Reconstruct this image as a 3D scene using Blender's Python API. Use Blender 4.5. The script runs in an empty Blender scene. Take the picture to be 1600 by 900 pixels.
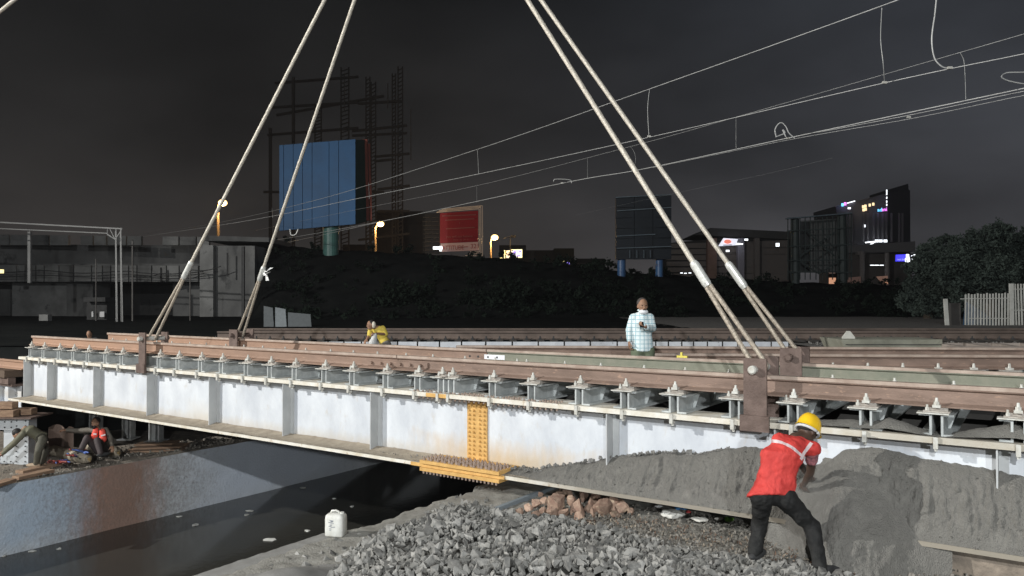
import bpy, bmesh, math, random
from mathutils import Vector as V, Matrix, noise as mnoise
import numpy as np
random.seed(7); np.random.seed(7)
S = bpy.context.scene
COL = S.collection
rad = math.radians

# ------------------------------------------------------------------ camera
FOC = 1200.0                              # focal length in pixels of the 1600 px wide photograph
FH = V((-.5635, .8261, 0)).normalized()   # where the camera looks, level
RH = V((FH.y, -FH.x, 0))                  # to its right
PIT = math.atan(20 / FOC)
FW = (FH * math.cos(PIT) + V((0, 0, math.sin(PIT)))).normalized()
UP = RH.cross(FW).normalized()
cam_d = bpy.data.cameras.new('camera'); cam = bpy.data.objects.new('camera', cam_d); COL.objects.link(cam)
cam_d.sensor_width = 36; cam_d.lens = 36 * FOC / 1600; cam_d.clip_start = .05; cam_d.clip_end = 6000
cam.matrix_world = Matrix((( RH.x, UP.x, -FW.x, 0), (RH.y, UP.y, -FW.y, 0), (RH.z, UP.z, -FW.z, 0), (0, 0, 0, 1)))
S.camera = cam

def ray(px, py): return FW + RH * ((px - 800) / FOC) + UP * ((450 - py) / FOC)
def pt(px, py, t): return ray(px, py) * t
def pz(px, py, z): r = ray(px, py); return r * (z / r.z)
def pY(px, py, y): r = ray(px, py); return r * (y / r.y)
def pX(px, py, x): r = ray(px, py); return r * (x / r.x)
def lt(lat, t, z): p = RH * lat + FH * t; return V((p.x, p.y, z))

# ------------------------------------------------------------------ world: overcast city night
S.view_settings.view_transform = 'Standard'; S.view_settings.look = 'None'
S.view_settings.exposure = 0; S.view_settings.gamma = 1
W = bpy.data.worlds.new('World'); S.world = W; W.use_nodes = True
nt = W.node_tree; nt.nodes.clear()
def N(tree, kind, **kw):
    n = tree.nodes.new(kind)
    for k, v in kw.items(): setattr(n, k, v)
    return n
out = N(nt, 'ShaderNodeOutputWorld'); bg = N(nt, 'ShaderNodeBackground'); tc = N(nt, 'ShaderNodeTexCoord')
sep = N(nt, 'ShaderNodeSeparateXYZ'); nt.links.new(tc.outputs['Generated'], sep.inputs[0])
el = N(nt, 'ShaderNodeMapRange'); el.inputs['From Min'].default_value = 0.0; el.inputs['From Max'].default_value = .42
nt.links.new(sep.outputs['Z'], el.inputs['Value'])
cr = N(nt, 'ShaderNodeValToRGB'); e = cr.color_ramp.elements
e[0].position = 0; e[0].color = (.038, .034, .032, 1); e[1].position = 1; e[1].color = (.0034, .0040, .0045, 1)
m = cr.color_ramp.elements.new(.45); m.color = (.0175, .0165, .0162, 1)
nt.links.new(el.outputs[0], cr.inputs[0])
dt = N(nt, 'ShaderNodeVectorMath', operation='DOT_PRODUCT'); nt.links.new(tc.outputs['Generated'], dt.inputs[0])
dt.inputs[1].default_value = tuple(RH * .93 + FH * .37)       # the city glow stands to the right
az = N(nt, 'ShaderNodeMapRange'); az.inputs['From Min'].default_value = .20; az.inputs['From Max'].default_value = .95
az.interpolation_type = 'SMOOTHSTEP'; nt.links.new(dt.outputs['Value'], az.inputs['Value'])
mp = N(nt, 'ShaderNodeMapping'); mp.inputs['Scale'].default_value = (1, 1, 2.4); nt.links.new(tc.outputs['Generated'], mp.inputs[0])
nz = N(nt, 'ShaderNodeTexNoise'); nz.inputs['Scale'].default_value = 3.1; nz.inputs['Detail'].default_value = 4; nz.inputs['Roughness'].default_value = .45
nt.links.new(mp.outputs[0], nz.inputs['Vector'])
nr = N(nt, 'ShaderNodeMapRange'); nr.inputs['From Min'].default_value = .3; nr.inputs['From Max'].default_value = .7
nr.inputs['To Min'].default_value = .62; nr.inputs['To Max'].default_value = 1.42; nt.links.new(nz.outputs['Fac'], nr.inputs['Value'])
gl = N(nt, 'ShaderNodeMixRGB', blend_type='ADD'); gl.inputs[2].default_value = (.024, .0275, .035, 1)
nt.links.new(az.outputs[0], gl.inputs[0]); nt.links.new(cr.outputs[0], gl.inputs[1])
ml = N(nt, 'ShaderNodeMixRGB', blend_type='MULTIPLY'); ml.inputs[0].default_value = 1
nt.links.new(gl.outputs[0], ml.inputs[1]); nt.links.new(nr.outputs[0], ml.inputs[2])
nt.links.new(ml.outputs[0], bg.inputs[0]); bg.inputs[1].default_value = 1.0; nt.links.new(bg.outputs[0], out.inputs[0])

# ------------------------------------------------------------------ the two work floodlights of the site
def flood(loc, target, power, col):
    d = bpy.data.lights.new('floodlight_beam', 'SPOT'); d.energy = power; d.color = col
    d.spot_size = rad(150); d.spot_blend = .6; d.shadow_soft_size = .16
    o = bpy.data.objects.new('floodlight_beam', d); COL.objects.link(o); o.location = loc
    o.rotation_euler = (V(target) - V(loc)).to_track_quat('-Z', 'Y').to_euler()
    return o
LPOS, RPOS = V((-33, -18.0, 14.0)), V((5.2, -16.6, 9.6))
flood(LPOS, (-4, 12, 0), 72000, (1, .985, .95))
flood(RPOS, (-9, 12, 0), 21000, (.95, .98, 1))
BPOS = V((9.5, -11, 3.4))
flood(BPOS, (-10, 11, -1), 7500, (.93, .97, 1))

# ------------------------------------------------------------------ materials
_m = {}
def M(name, c1, c2=None, scale=3., detail=5, rough=.75, metal=0., bump=.0, bscale=None, sx=(1, 1, 1), c3=None, c3s=1., c3t=.6, c3w=.08, lo=.35, hi=.65, spec=.3, local=False, emit=None, es=0, random_v=0.):
    if name in _m: return _m[name]
    m = bpy.data.materials.new(name); m.use_nodes = True; t = m.node_tree; b = t.nodes['Principled BSDF']; L = t.links.new
    b.inputs['Roughness'].default_value = rough; b.inputs['Metallic'].default_value = metal
    b.inputs['Specular IOR Level'].default_value = spec
    if local: src = N(t, 'ShaderNodeTexCoord').outputs['Object']
    else: src = N(t, 'ShaderNodeNewGeometry').outputs['Position']
    mp = N(t, 'ShaderNodeMapping'); mp.inputs['Scale'].default_value = sx; L(src, mp.inputs[0])
    c2 = c2 or tuple(x * .8 for x in c1)
    n1 = N(t, 'ShaderNodeTexNoise'); n1.inputs['Scale'].default_value = scale; n1.inputs['Detail'].default_value = detail; n1.inputs['Roughness'].default_value = .6
    L(mp.outputs[0], n1.inputs['Vector'])
    r = N(t, 'ShaderNodeMapRange'); r.inputs['From Min'].default_value = lo; r.inputs['From Max'].default_value = hi; L(n1.outputs['Fac'], r.inputs['Value'])
    mx = N(t, 'ShaderNodeMixRGB'); mx.inputs[1].default_value = (*c1, 1); mx.inputs[2].default_value = (*c2, 1); L(r.outputs[0], mx.inputs[0])
    col = mx.outputs[0]
    if c3:
        n3 = N(t, 'ShaderNodeTexNoise'); n3.inputs['Scale'].default_value = c3s; n3.inputs['Detail'].default_value = 6; n3.inputs['Roughness'].default_value = .65
        L(mp.outputs[0], n3.inputs['Vector'])
        r3 = N(t, 'ShaderNodeMapRange'); r3.inputs['From Min'].default_value = c3t; r3.inputs['From Max'].default_value = c3t + c3w; L(n3.outputs['Fac'], r3.inputs['Value'])
        m3 = N(t, 'ShaderNodeMixRGB'); m3.inputs[2].default_value = (*c3, 1); L(r3.outputs[0], m3.inputs[0]); L(col, m3.inputs[1]); col = m3.outputs[0]
    if random_v:
        oi = N(t, 'ShaderNodeObjectInfo'); rr = N(t, 'ShaderNodeMapRange'); rr.inputs['To Min'].default_value = 1 - random_v; rr.inputs['To Max'].default_value = 1 + random_v
        L(oi.outputs['Random'], rr.inputs['Value']); hv = N(t, 'ShaderNodeHueSaturation'); L(rr.outputs[0], hv.inputs['Value']); L(col, hv.inputs['Color']); col = hv.outputs[0]
    L(col, b.inputs['Base Color'])
    if bump:
        nb = N(t, 'ShaderNodeTexNoise'); nb.inputs['Scale'].default_value = bscale or scale * 6; nb.inputs['Detail'].default_value = 4; L(mp.outputs[0], nb.inputs['Vector'])
        bp = N(t, 'ShaderNodeBump'); bp.inputs['Strength'].default_value = bump; bp.inputs['Distance'].default_value = .02; L(nb.outputs['Fac'], bp.inputs['Height']); L(bp.outputs[0], b.inputs['Normal'])
    if emit: b.inputs['Emission Color'].default_value = (*emit, 1); b.inputs['Emission Strength'].default_value = es
    m['_'] = 1; _m[name] = m; m.node_tree['col'] = 1
    _cols[name] = (t, b, col, mp)
    return m
_cols = {}
def mask_mix(name, axis_fn, color):
    """adds a stain or painted light tint with a shape of its own: axis_fn(tree, position socket) -> factor socket"""
    t, b, col, mp = _cols[name]
    g = N(t, 'ShaderNodeNewGeometry').outputs['Position']
    f = axis_fn(t, g); mx = N(t, 'ShaderNodeMixRGB'); mx.inputs[2].default_value = (*color, 1)
    t.links.new(f, mx.inputs[0]); t.links.new(col, mx.inputs[1]); t.links.new(mx.outputs[0], b.inputs['Base Color'])
    _cols[name] = (t, b, mx.outputs[0], mp)
def mth(t, op, a, b=None, clamp=False):
    n = N(t, 'ShaderNodeMath', operation=op); n.use_clamp = clamp
    for i, v in enumerate((a, b)):
        if v is None: continue
        if isinstance(v, (int, float)): n.inputs[i].default_value = v
        else: t.links.new(v, n.inputs[i])
    return n.outputs[0]
def bumpfn(axis, centre, half, zc=None, zh=None, ns=3., amp=.6, nscale=(1, 1, 1), gain=1.6, mx=1.):
    def f(t, g):
        s = N(t, 'ShaderNodeSeparateXYZ'); t.links.new(g, s.inputs[0])
        mp = N(t, 'ShaderNodeMapping'); mp.inputs['Scale'].default_value = nscale; t.links.new(g, mp.inputs[0])
        n = N(t, 'ShaderNodeTexNoise'); n.inputs['Scale'].default_value = ns; n.inputs['Detail'].default_value = 6; n.inputs['Roughness'].default_value = .65; t.links.new(mp.outputs[0], n.inputs['Vector'])
        a = mth(t, 'ABSOLUTE', mth(t, 'SUBTRACT', s.outputs[axis], centre)); v = mth(t, 'SUBTRACT', 1, mth(t, 'DIVIDE', a, half))
        if zc is not None:
            a2 = mth(t, 'ABSOLUTE', mth(t, 'SUBTRACT', s.outputs['Z'], zc)); v = mth(t, 'MINIMUM', v, mth(t, 'SUBTRACT', 1, mth(t, 'DIVIDE', a2, zh)))
        v = mth(t, 'ADD', v, mth(t, 'MULTIPLY', mth(t, 'SUBTRACT', n.outputs['Fac'], .5), amp * 2))
        return mth(t, 'MULTIPLY', mth(t, 'MULTIPLY', v, gain, True), mx)
    return f

WHITE = M('girder_white_paint', (.60, .625, .65), (.46, .485, .52), scale=2.2, rough=.5, bump=.2, bscale=30, sx=(1, 1, .5), c3=(.48, .46, .43), c3s=7, c3t=.60, c3w=.16)
mask_mix('girder_white_paint', bumpfn('X', -5.5, 1.5, -2.05, .36, 9, .5, (1, 1, .3), 1.0, .85), (.50, .33, .13))
mask_mix('girder_white_paint', bumpfn('X', -11.6, .6, -1.95, .3, 6, .4, (1, 1, .3), .8, .5), (.50, .44, .34))
_W = M('flange_edge_paint', (.70, .68, .62), (.55, .50, .40), scale=5, rough=.6, c3=(.32, .22, .12), c3s=9, c3t=.62, bump=.2, bscale=40)
mask_mix('flange_edge_paint', lambda t, g: (lambda s_: (t.links.new(g, s_.inputs[0]), mth(t, 'MULTIPLY', mth(t, 'MULTIPLY', mth(t, 'ADD', s_.outputs['X'], 5.2), .7, True), mth(t, 'LESS_THAN', s_.outputs['Z'], -1.7)))[1])(N(t, 'ShaderNodeSeparateXYZ')), (.25, .225, .185))
mask_mix('girder_white_paint', bumpfn('Z', -2.02, .16, None, None, 9, .7, (1, 1, .25), 1.2, .45), (.42, .36, .27))
mask_mix('girder_white_paint', bumpfn('Z', -1.28, .10, None, None, 14, .9, (1, 1, .2), 1.2, .4), (.30, .27, .24))
mask_mix('flange_edge_paint', lambda t, g: (lambda s_: (t.links.new(g, s_.inputs[0]), mth(t, 'MULTIPLY', mth(t, 'MULTIPLY', mth(t, 'ADD', s_.outputs['X'], 2.6), .6, True), .6))[1])(N(t, 'ShaderNodeSeparateXYZ')), (.27, .24, .19))
WEDGE = _W
FLDUST = M('dusty_flange', (.36, .31, .24), (.26, .22, .17), scale=6, rough=.95, bump=.5, bscale=60)
GALV = M('galvanised_steel', (.48, .50, .49), (.34, .36, .355), scale=9, rough=.5, metal=.15, c3=(.20, .17, .14), c3s=14, c3t=.66, random_v=.1)
GALVL = M('galvanised_light', (.58, .58, .54), (.44, .42, .37), scale=20, rough=.5, metal=.1)
GALVD = M('galvanised_worn', (.40, .37, .33), (.26, .23, .20), scale=20, rough=.6)
RUST = M('rail_rust', (.235, .165, .13), (.165, .115, .09), scale=5, rough=.7, bump=.25, bscale=60, c3=(.33, .22, .16), c3s=18, c3t=.6, sx=(.6, .6, 2))
mask_mix('rail_rust', bumpfn('X', -16, 10, None, None, 3, .3, (1, 1, 1), 1.0, .85), (.36, .215, .14))
RAILTOP = M('rail_top_rust', (.42, .34, .28), (.30, .225, .18), scale=6, rough=.5, bump=.1, bscale=50)
GREEN = M('rail_green_grey', (.165, .172, .132), (.21, .205, .16), scale=7, rough=.75, bump=.2, bscale=50, c3=(.22, .15, .1), c3s=10, c3t=.65)
PLATE = M('bracket_rust', (.155, .112, .095), (.10, .07, .058), scale=8, rough=.6, metal=.15, bump=.25, bscale=60)
YEL = M('yellow_primer', (.62, .38, .13), (.48, .28, .09), scale=8, rough=.6, c3=(.3, .17, .07), c3s=16, c3t=.64, bump=.15)
RIV = M('rusty_bolt', (.22, .16, .13), (.32, .25, .2), scale=30, rough=.6)
ROPE = M('wire_rope', (.62, .575, .49), (.40, .36, .30), scale=40, rough=.5, metal=.25, bump=.3, bscale=200)
ROPE2 = M('wire_rope_worn', (.46, .40, .32), (.24, .205, .165), scale=40, rough=.5, metal=.25, bump=.3, bscale=200)
FERR = M('ferrule_metal', (.68, .68, .64), (.5, .5, .46), scale=40, rough=.4, metal=.3, c3=(.25, .25, .24), c3s=120, c3t=.6)
CONC = M('canal_concrete', (.50, .52, .535), (.38, .395, .405), scale=2.2, rough=.9, bump=.6, bscale=22, c3=(.16, .155, .145), c3s=11, c3t=.61, c3w=.1)
mask_mix('canal_concrete', bumpfn('Y', 7.2, 1.5, -3.8, 1.0, 2, .35), (.36, .43, .51))  # bluish light reflected onto the wall, painted into its colour
mask_mix('canal_concrete', bumpfn('Y', 12.5, 3.2, -3.8, 1.3, 1.5, .3), (.44, .48, .54))  # second zone of painted bluish light, farther along the wall
mask_mix('canal_concrete', bumpfn('Y', 8.45, 1.05, None, None, 7, .5, (1, 1, .45), 1.5, .9), (.30, .15, .095))
mask_mix('canal_concrete', bumpfn('Y', 8.6, 1.9, None, None, 14, 1.3, (1, 1, 1), 1.2, .55), (.16, .13, .11))
BANK = M('bank_concrete', (.30, .29, .26), (.21, .20, .175), scale=5, rough=.95, bump=.5, bscale=50, c3=(.12, .115, .1), c3s=20, c3t=.6)
DIRT = M('dirt', (.21, .18, .145), (.13, .115, .095), scale=6, rough=1, bump=.8, bscale=40, c3=(.30, .25, .2), c3s=20, c3t=.58)
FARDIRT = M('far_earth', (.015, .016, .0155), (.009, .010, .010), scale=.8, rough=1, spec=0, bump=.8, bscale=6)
GRAV = M('gravel_grey', (.20, .19, .175), (.10, .095, .09), scale=14, rough=1, bump=1, bscale=26)
DUST = M('stone_dust', (.185, .178, .160), (.135, .13, .118), scale=5, rough=1, bump=1., bscale=55, sx=(1.6, 1.6, 1.1), c3=(.21, .20, .18), c3s=5, c3t=.52, c3w=.2)
STONE = M('ballast_stone', (.27, .262, .242), (.16, .157, .147), scale=22, rough=.9, bump=.3, bscale=60, random_v=.45, c3=(.27, .262, .24), c3s=30, c3t=.6)
REDST = M('red_stone', (.36, .255, .19), (.25, .155, .115), scale=12, rough=.9, bump=.5, bscale=50, random_v=.3, c3=(.50, .38, .27), c3s=14, c3t=.58)
VIA = M('viaduct_concrete', (.19, .19, .185), (.115, .115, .113), scale=.55, rough=.95, bump=.3, bscale=4, c3=(.07, .07, .07), c3s=.8, c3t=.57, c3w=.1, sx=(1, 1, .6))
VIAL = M('viaduct_light_concrete', (.27, .27, .262), (.17, .17, .165), scale=.8, rough=.95, c3=(.1, .1, .1), c3s=1.2, c3t=.6)
DARK = M('dark_steel', (.045, .045, .045), (.03, .03, .03), scale=5, rough=.7)
DSTEEL = M('far_steel', (.10, .095, .09), (.06, .055, .05), scale=1, rough=.8)
WOOD = M('timber', (.30, .20, .13), (.19, .12, .08), scale=7, rough=.85, bump=.4, bscale=40, sx=(1, .3, 3))
def flat(name, c, rough=.7, **k): return M(name, c, tuple(x * .85 for x in c), scale=8, rough=rough, **k)

# water
wm = M('canal_water', (.040, .038, .032), (.030, .030, .027), scale=.7, rough=.12, spec=.35, bump=.06, bscale=7)

# ------------------------------------------------------------------ mesh builder
ORG = {}
def origin(o): return ORG.get(o.name, V((0, 0, 0)))
class MB:
    def __init__(s): s.v = []; s.f = []
    def add(s, vs, fs):
        n = len(s.v); s.v += [V(v) for v in vs]; s.f += [tuple(i + n for i in f) for f in fs]; return s
    def hexa(s, c): # 8 corners: bottom 4 ccw, top 4 ccw
        return s.add(c, [(3, 2, 1, 0), (4, 5, 6, 7), (0, 1, 5, 4), (1, 2, 6, 5), (2, 3, 7, 6), (3, 0, 4, 7)])
    def box(s, a, b):
        x0, x1 = sorted((a[0], b[0])); y0, y1 = sorted((a[1], b[1])); z0, z1 = sorted((a[2], b[2]))
        return s.hexa([(x0, y0, z0), (x1, y0, z0), (x1, y1, z0), (x0, y1, z0), (x0, y0, z1), (x1, y0, z1), (x1, y1, z1), (x0, y1, z1)])
    def obox(s, c, ax, ay, az, hx, hy, hz):
        c = V(c); ax, ay, az = V(ax).normalized(), V(ay).normalized(), V(az).normalized()
        P = lambda i, j, k: c + ax * hx * i + ay * hy * j + az * hz * k
        return s.hexa([P(-1, -1, -1), P(1, -1, -1), P(1, 1, -1), P(-1, 1, -1), P(-1, -1, 1), P(1, -1, 1), P(1, 1, 1), P(-1, 1, 1)])
    def bar(s, p0, p1, w, h, up=(0, 0, 1)):
        p0, p1 = V(p0), V(p1); d = (p1 - p0); 
        if d.length < 1e-6: return s
        dn = d.normalized(); u = V(up)
        if abs(dn.dot(u)) > .98: u = V((1, 0, 0))
        sd = dn.cross(u).normalized(); u2 = sd.cross(dn)
        return s.obox((p0 + p1) / 2, dn, sd, u2, d.length / 2, w / 2, h / 2)
    def cyl(s, p0, p1, r0, r1=None, n=10):
        r1 = r0 if r1 is None else r1; p0, p1 = V(p0), V(p1); d = (p1 - p0).normalized()
        u = V((0, 0, 1)) if abs(d.z) < .9 else V((1, 0, 0)); a = d.cross(u).normalized(); b = d.cross(a)
        vs = []
        for p, r in ((p0, r0), (p1, r1)):
            for i in range(n):
                q = 2 * math.pi * i / n; vs.append(p + a * math.cos(q) * r + b * math.sin(q) * r)
        fs = [(i, (i + 1) % n, n + (i + 1) % n, n + i) for i in range(n)] + [tuple(range(n))[::-1], tuple(range(n, 2 * n))]
        return s.add(vs, fs)
    def tube(s, pts, r, n=6, closed=False):
        pts = [V(p) for p in pts]; vs = []; prev = None
        for i, p in enumerate(pts):
            d = (pts[min(i + 1, len(pts) - 1)] - pts[max(i - 1, 0)]).normalized()
            if prev is None:
                u = V((0, 0, 1)) if abs(d.z) < .9 else V((1, 0, 0)); a = d.cross(u).normalized()
            else: a = (prev - d * prev.dot(d)).normalized()
            prev = a; b = d.cross(a); rr = r[i] if isinstance(r, (list, tuple)) else r
            for k in range(n): q = 2 * math.pi * k / n; vs.append(p + a * math.cos(q) * rr + b * math.sin(q) * rr)
        fs = []
        for i in range(len(pts) - 1):
            for k in range(n): fs.append((i * n + k, i * n + (k + 1) % n, (i + 1) * n + (k + 1) % n, (i + 1) * n + k))
        fs += [tuple(range(n))[::-1], tuple(range((len(pts) - 1) * n, len(pts) * n))]
        return s.add(vs, fs)
    def prism(s, poly, p0, p1, a, b):
        """poly (u,v) pairs in axes a,b swept from p0 to p1"""
        n = len(poly); a, b = V(a), V(b); vs = [V(p0) + a * u + b * v for u, v in poly] + [V(p1) + a * u + b * v for u, v in poly]
        return s.add(vs, [(i, (i + 1) % n, n + (i + 1) % n, n + i) for i in range(n)] + [tuple(range(n))[::-1], tuple(range(n, 2 * n))])
    def ell(s, c, ax, ay, az, nu=14, nv=9):
        c = V(c); ax, ay, az = V(ax), V(ay), V(az); vs = [c - az]; fs = []
        for j in range(1, nv):
            th = math.pi * j / nv
            for i in range(nu):
                q = 2 * math.pi * i / nu; vs.append(c + (ax * math.cos(q) + ay * math.sin(q)) * math.sin(th) - az * math.cos(th))
        vs.append(c + az); top = len(vs) - 1
        for i in range(nu): fs.append((0, 1 + (i + 1) % nu, 1 + i)); fs.append((top, 1 + (nv - 2) * nu + i, 1 + (nv - 2) * nu + (i + 1) % nu))
        for j in range(nv - 2):
            for i in range(nu): fs.append((1 + j * nu + i, 1 + j * nu + (i + 1) % nu, 1 + (j + 1) * nu + (i + 1) % nu, 1 + (j + 1) * nu + i))
        return s.add(vs, fs)
    def ball(s, c, r, nu=12, nv=8): return s.ell(c, V((r, 0, 0)), V((0, r, 0)), V((0, 0, r)), nu, nv)
    def caps(s, p0, p1, r0, r1, n=12):
        s.cyl(p0, p1, r0, r1, n); s.ball(p0, r0, n, 8); s.ball(p1, r1, n, 8); return s
    def grid(s, fn, nu, nv):
        vs = [fn(i / nu, j / nv) for j in range(nv + 1) for i in range(nu + 1)]
        return s.add(vs, [(j * (nu + 1) + i, j * (nu + 1) + i + 1, (j + 1) * (nu + 1) + i + 1, (j + 1) * (nu + 1) + i) for j in range(nv) for i in range(nu)])
    def mesh(s, name, off=V((0, 0, 0)), smooth=False):
        me = bpy.data.meshes.new(name); me.from_pydata([tuple(v - off) for v in s.v], [], s.f)
        if smooth: me.polygons.foreach_set('use_smooth', [True] * len(me.polygons))
        me.update(); return me
    def build(s, name, mat, parent=None, org=None, smooth=False, kind=None, label=None):
        if parent is not None: off = origin(parent)
        elif org is not None: off = V(org)
        elif kind: off = V((0, 0, 0))
        else:
            xs = [v.x for v in s.v]; ys = [v.y for v in s.v]; zs = [v.z for v in s.v]
            off = V(((min(xs) + max(xs)) / 2, (min(ys) + max(ys)) / 2, min(zs)))
        me = s.mesh(name, off, smooth)
        for mm in (mat if isinstance(mat, (list, tuple)) else [mat]): me.materials.append(mm)
        o = bpy.data.objects.new(name, me); COL.objects.link(o)
        if parent is not None: o.parent = parent
        else: o.location = off
        ORG[o.name] = off
        if kind: o['kind'] = kind
        if label: o['label'] = label
        return o
def tag(o, label, cat, group=None, kind=None):
    o['label'] = label; o['category'] = cat
    if group: o['group'] = group
    if kind: o['kind'] = kind
    return o
def thing(name, loc, label, cat, group=None):
    o = bpy.data.objects.new(name, None); o.empty_display_size = .2; COL.objects.link(o); o.location = V(loc); ORG[o.name] = V(loc)
    return tag(o, label, cat, group)
def inst(src, parent, delta):
    """copy of a part (world translation delta) under parent, sharing its mesh, with its sub-parts"""
    c = src.copy(); COL.objects.link(c); c.parent = parent; c.location = src.location + V(delta)
    for g in src.children: d = g.copy(); COL.objects.link(d); d.parent = c
    return c
def place(src, p, rz=0, parent=None, sc=1, rx=0, ry=0, name=None):
    c = src.copy(); COL.objects.link(c)
    c.location = V(p) - (origin(parent) if parent else V((0, 0, 0))); c.rotation_euler = (rx, ry, rz); c.scale = (sc, sc, sc) if not hasattr(sc, '__len__') else sc
    if parent: c.parent = parent
    return c
def nse(x, y, z=0, s=1.): return mnoise.noise(V((x * s, y * s, z * s)))
def fbm(x, y, z=0., s=1., o=4):
    a = 0; k = 1
    for i in range(o): a += mnoise.noise(V((x * s + 13 * i, y * s, z * s))) * k; k *= .5; s *= 2
    return a

# ================================================================== SETTING
GZ, WZ, FZ = -2.33, -4.6, -3.3       # near bank, water, far bank (the camera is at height 0)
XN, XF = -5.78, -15.4                # canal edges
MB().box((-1500, -1500, -6.2), (1500, 1500, -6.0)).build('ground', FARDIRT, kind='structure')
MB().box((XF - .2, -40, WZ - .2), (XN + .1, 70, WZ)).build('water', wm, kind='structure')
# canal side walls
def wallf(u, v):
    y = -30 + 80 * u; z = WZ - .3 + (FZ - .02 - WZ + .3) * v
    return V((XF + .03 * fbm(y, z, 0, .8), y, z))
MB().grid(wallf, 260, 14).add([], []).build('canal_wall', CONC, kind='structure')
wl = MB().box((XF - .9, -30, -5.2), (XF - .035, 50, FZ - .03)); wl.box((XN + .03, -30, -5.4), (XN + .5, 14, GZ - .06)); wl.build('canal_wall', BANK, kind='structure')
# a broken ledge hangs off the near bank, lower left of the stones
lg = MB()
def edge_off(y): return .10 * fbm(y, 3.3, 0, 1.7) + .05 * fbm(y, 9, 0, 6)
def nb(u, v):
    y = -4 + 12.6 * u; x = XN + edge_off(y) + (v ** 1.6) * (12 - XN)
    z = GZ + .02 * fbm(x, y, 0, 3) + .012 * fbm(x, y, 0, 14)
    if v < .01: z -= .06
    return V((x, y, z))
MB().grid(nb, 260, 130).build('near_bank', BANK, kind='structure', smooth=True)
nbw = MB()
for i in range(200):
    y0 = -4 + i * .063; y1 = y0 + .063
    nbw.add([(XN + edge_off(y0) + .002, y0, GZ - .055), (XN + edge_off(y1) + .002, y1, GZ - .055), (XN + .04 + edge_off(y1) * .3, y1, -4.9), (XN + .04 + edge_off(y0) * .3, y0, -4.9)], [(0, 1, 2, 3)])
nbw.build('bank_wall', CONC, kind='structure')
MB().box((XN, 8.6, -5.2), (60, 9.6, GZ - .05)).build('near_bank_rear', DIRT, kind='structure')
def fb(u, v):
    y = -12 + 40 * u; x = XF - .05 - 26 * v ** 1.5
    z = FZ + .03 * fbm(x, y, 0, 1.5) + .03 * fbm(x, y, 0, 7)
    if v < .005: z = FZ - .05
    return V((x, y, z))
MB().grid(fb, 200, 70).build('far_bank', DIRT, kind='structure', smooth=True)
# bridge abutment and pier cap behind the near girder
MB().box((-5.5, 10.05, -5.3), (8, 13.2, -1.68)).build('abutment', FARDIRT, kind='structure')  # dark earth colour stands in for the shade of the void here
# trackbed beyond, right and left of the canal
def slab(name, lat0, lat1, t0, t1, zt, mat, zb=-5.5, n=60, rough=.03):
    mb = MB(); mb.grid(lambda u, v: (lambda p: V((p.x, p.y, zt + rough * fbm(p.x, p.y, 0, 2))))(lt(lat0 + (lat1 - lat0) * u, t0 + (t1 - t0) * v, zt)), n, n)
    a, b, c, d = lt(lat0, t0, zt - rough), lt(lat1, t0, zt - rough), lt(lat1, t0 + .02, zb), lt(lat0, t0 + .02, zb); mb.add([a, b, c, d], [(0, 1, 2, 3)])
    a, b, c, d = lt(lat0, t0, zt - rough), lt(lat0, t1, zt - rough), lt(lat0, t1, zb), lt(lat0, t0, zb); mb.add([a, b, c, d], [(0, 1, 2, 3)])
    a, b, c, d = lt(lat1, t0, zt - rough), lt(lat1, t1, zt - rough), lt(lat1, t1, zb), lt(lat1, t0, zb); mb.add([a, b, c, d], [(0, 1, 2, 3)])
    return mb.build(name, mat, kind='structure', smooth=True)
slab('trackbed', 6.6, 75, 13.6, 62, -1.02, GRAV)
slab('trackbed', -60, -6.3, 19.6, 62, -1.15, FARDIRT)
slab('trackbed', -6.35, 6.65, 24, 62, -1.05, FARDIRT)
# railway and road embankment closing the view
ridge = [(-300, 494), (392, 494), (404, 384), (450, 387), (500, 391), (650, 398), (760, 405), (870, 413), (960, 425), (1100, 436), (1230, 441), (1330, 446), (1430, 447), (1600, 449), (2100, 455)]
def ridge_z(px, t=66):
    for (a, ya), (b, yb) in zip(ridge, ridge[1:]):
        if a <= px <= b: y = ya + (yb - ya) * (px - a) / (b - a); break
    return (470 - y) * t / FOC
def emb(u, v):
    px = -300 + 2400 * u; t = 46 + 30 * v; zr = ridge_z(px)
    w = min(1, v / .62); w = w * w * (3 - 2 * w)
    lat = (px - 800) / FOC * 66 * (t / 66)
    p = lt(lat, t, 0); z = -1.2 + (zr + 1.2) * w + .25 * fbm(p.x, p.y, 0, .35)*min(w*2,1) 
    return V((p.x, p.y, z))
MB().grid(emb, 220, 40).build('embankment', FARDIRT, kind='structure', smooth=True)

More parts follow.
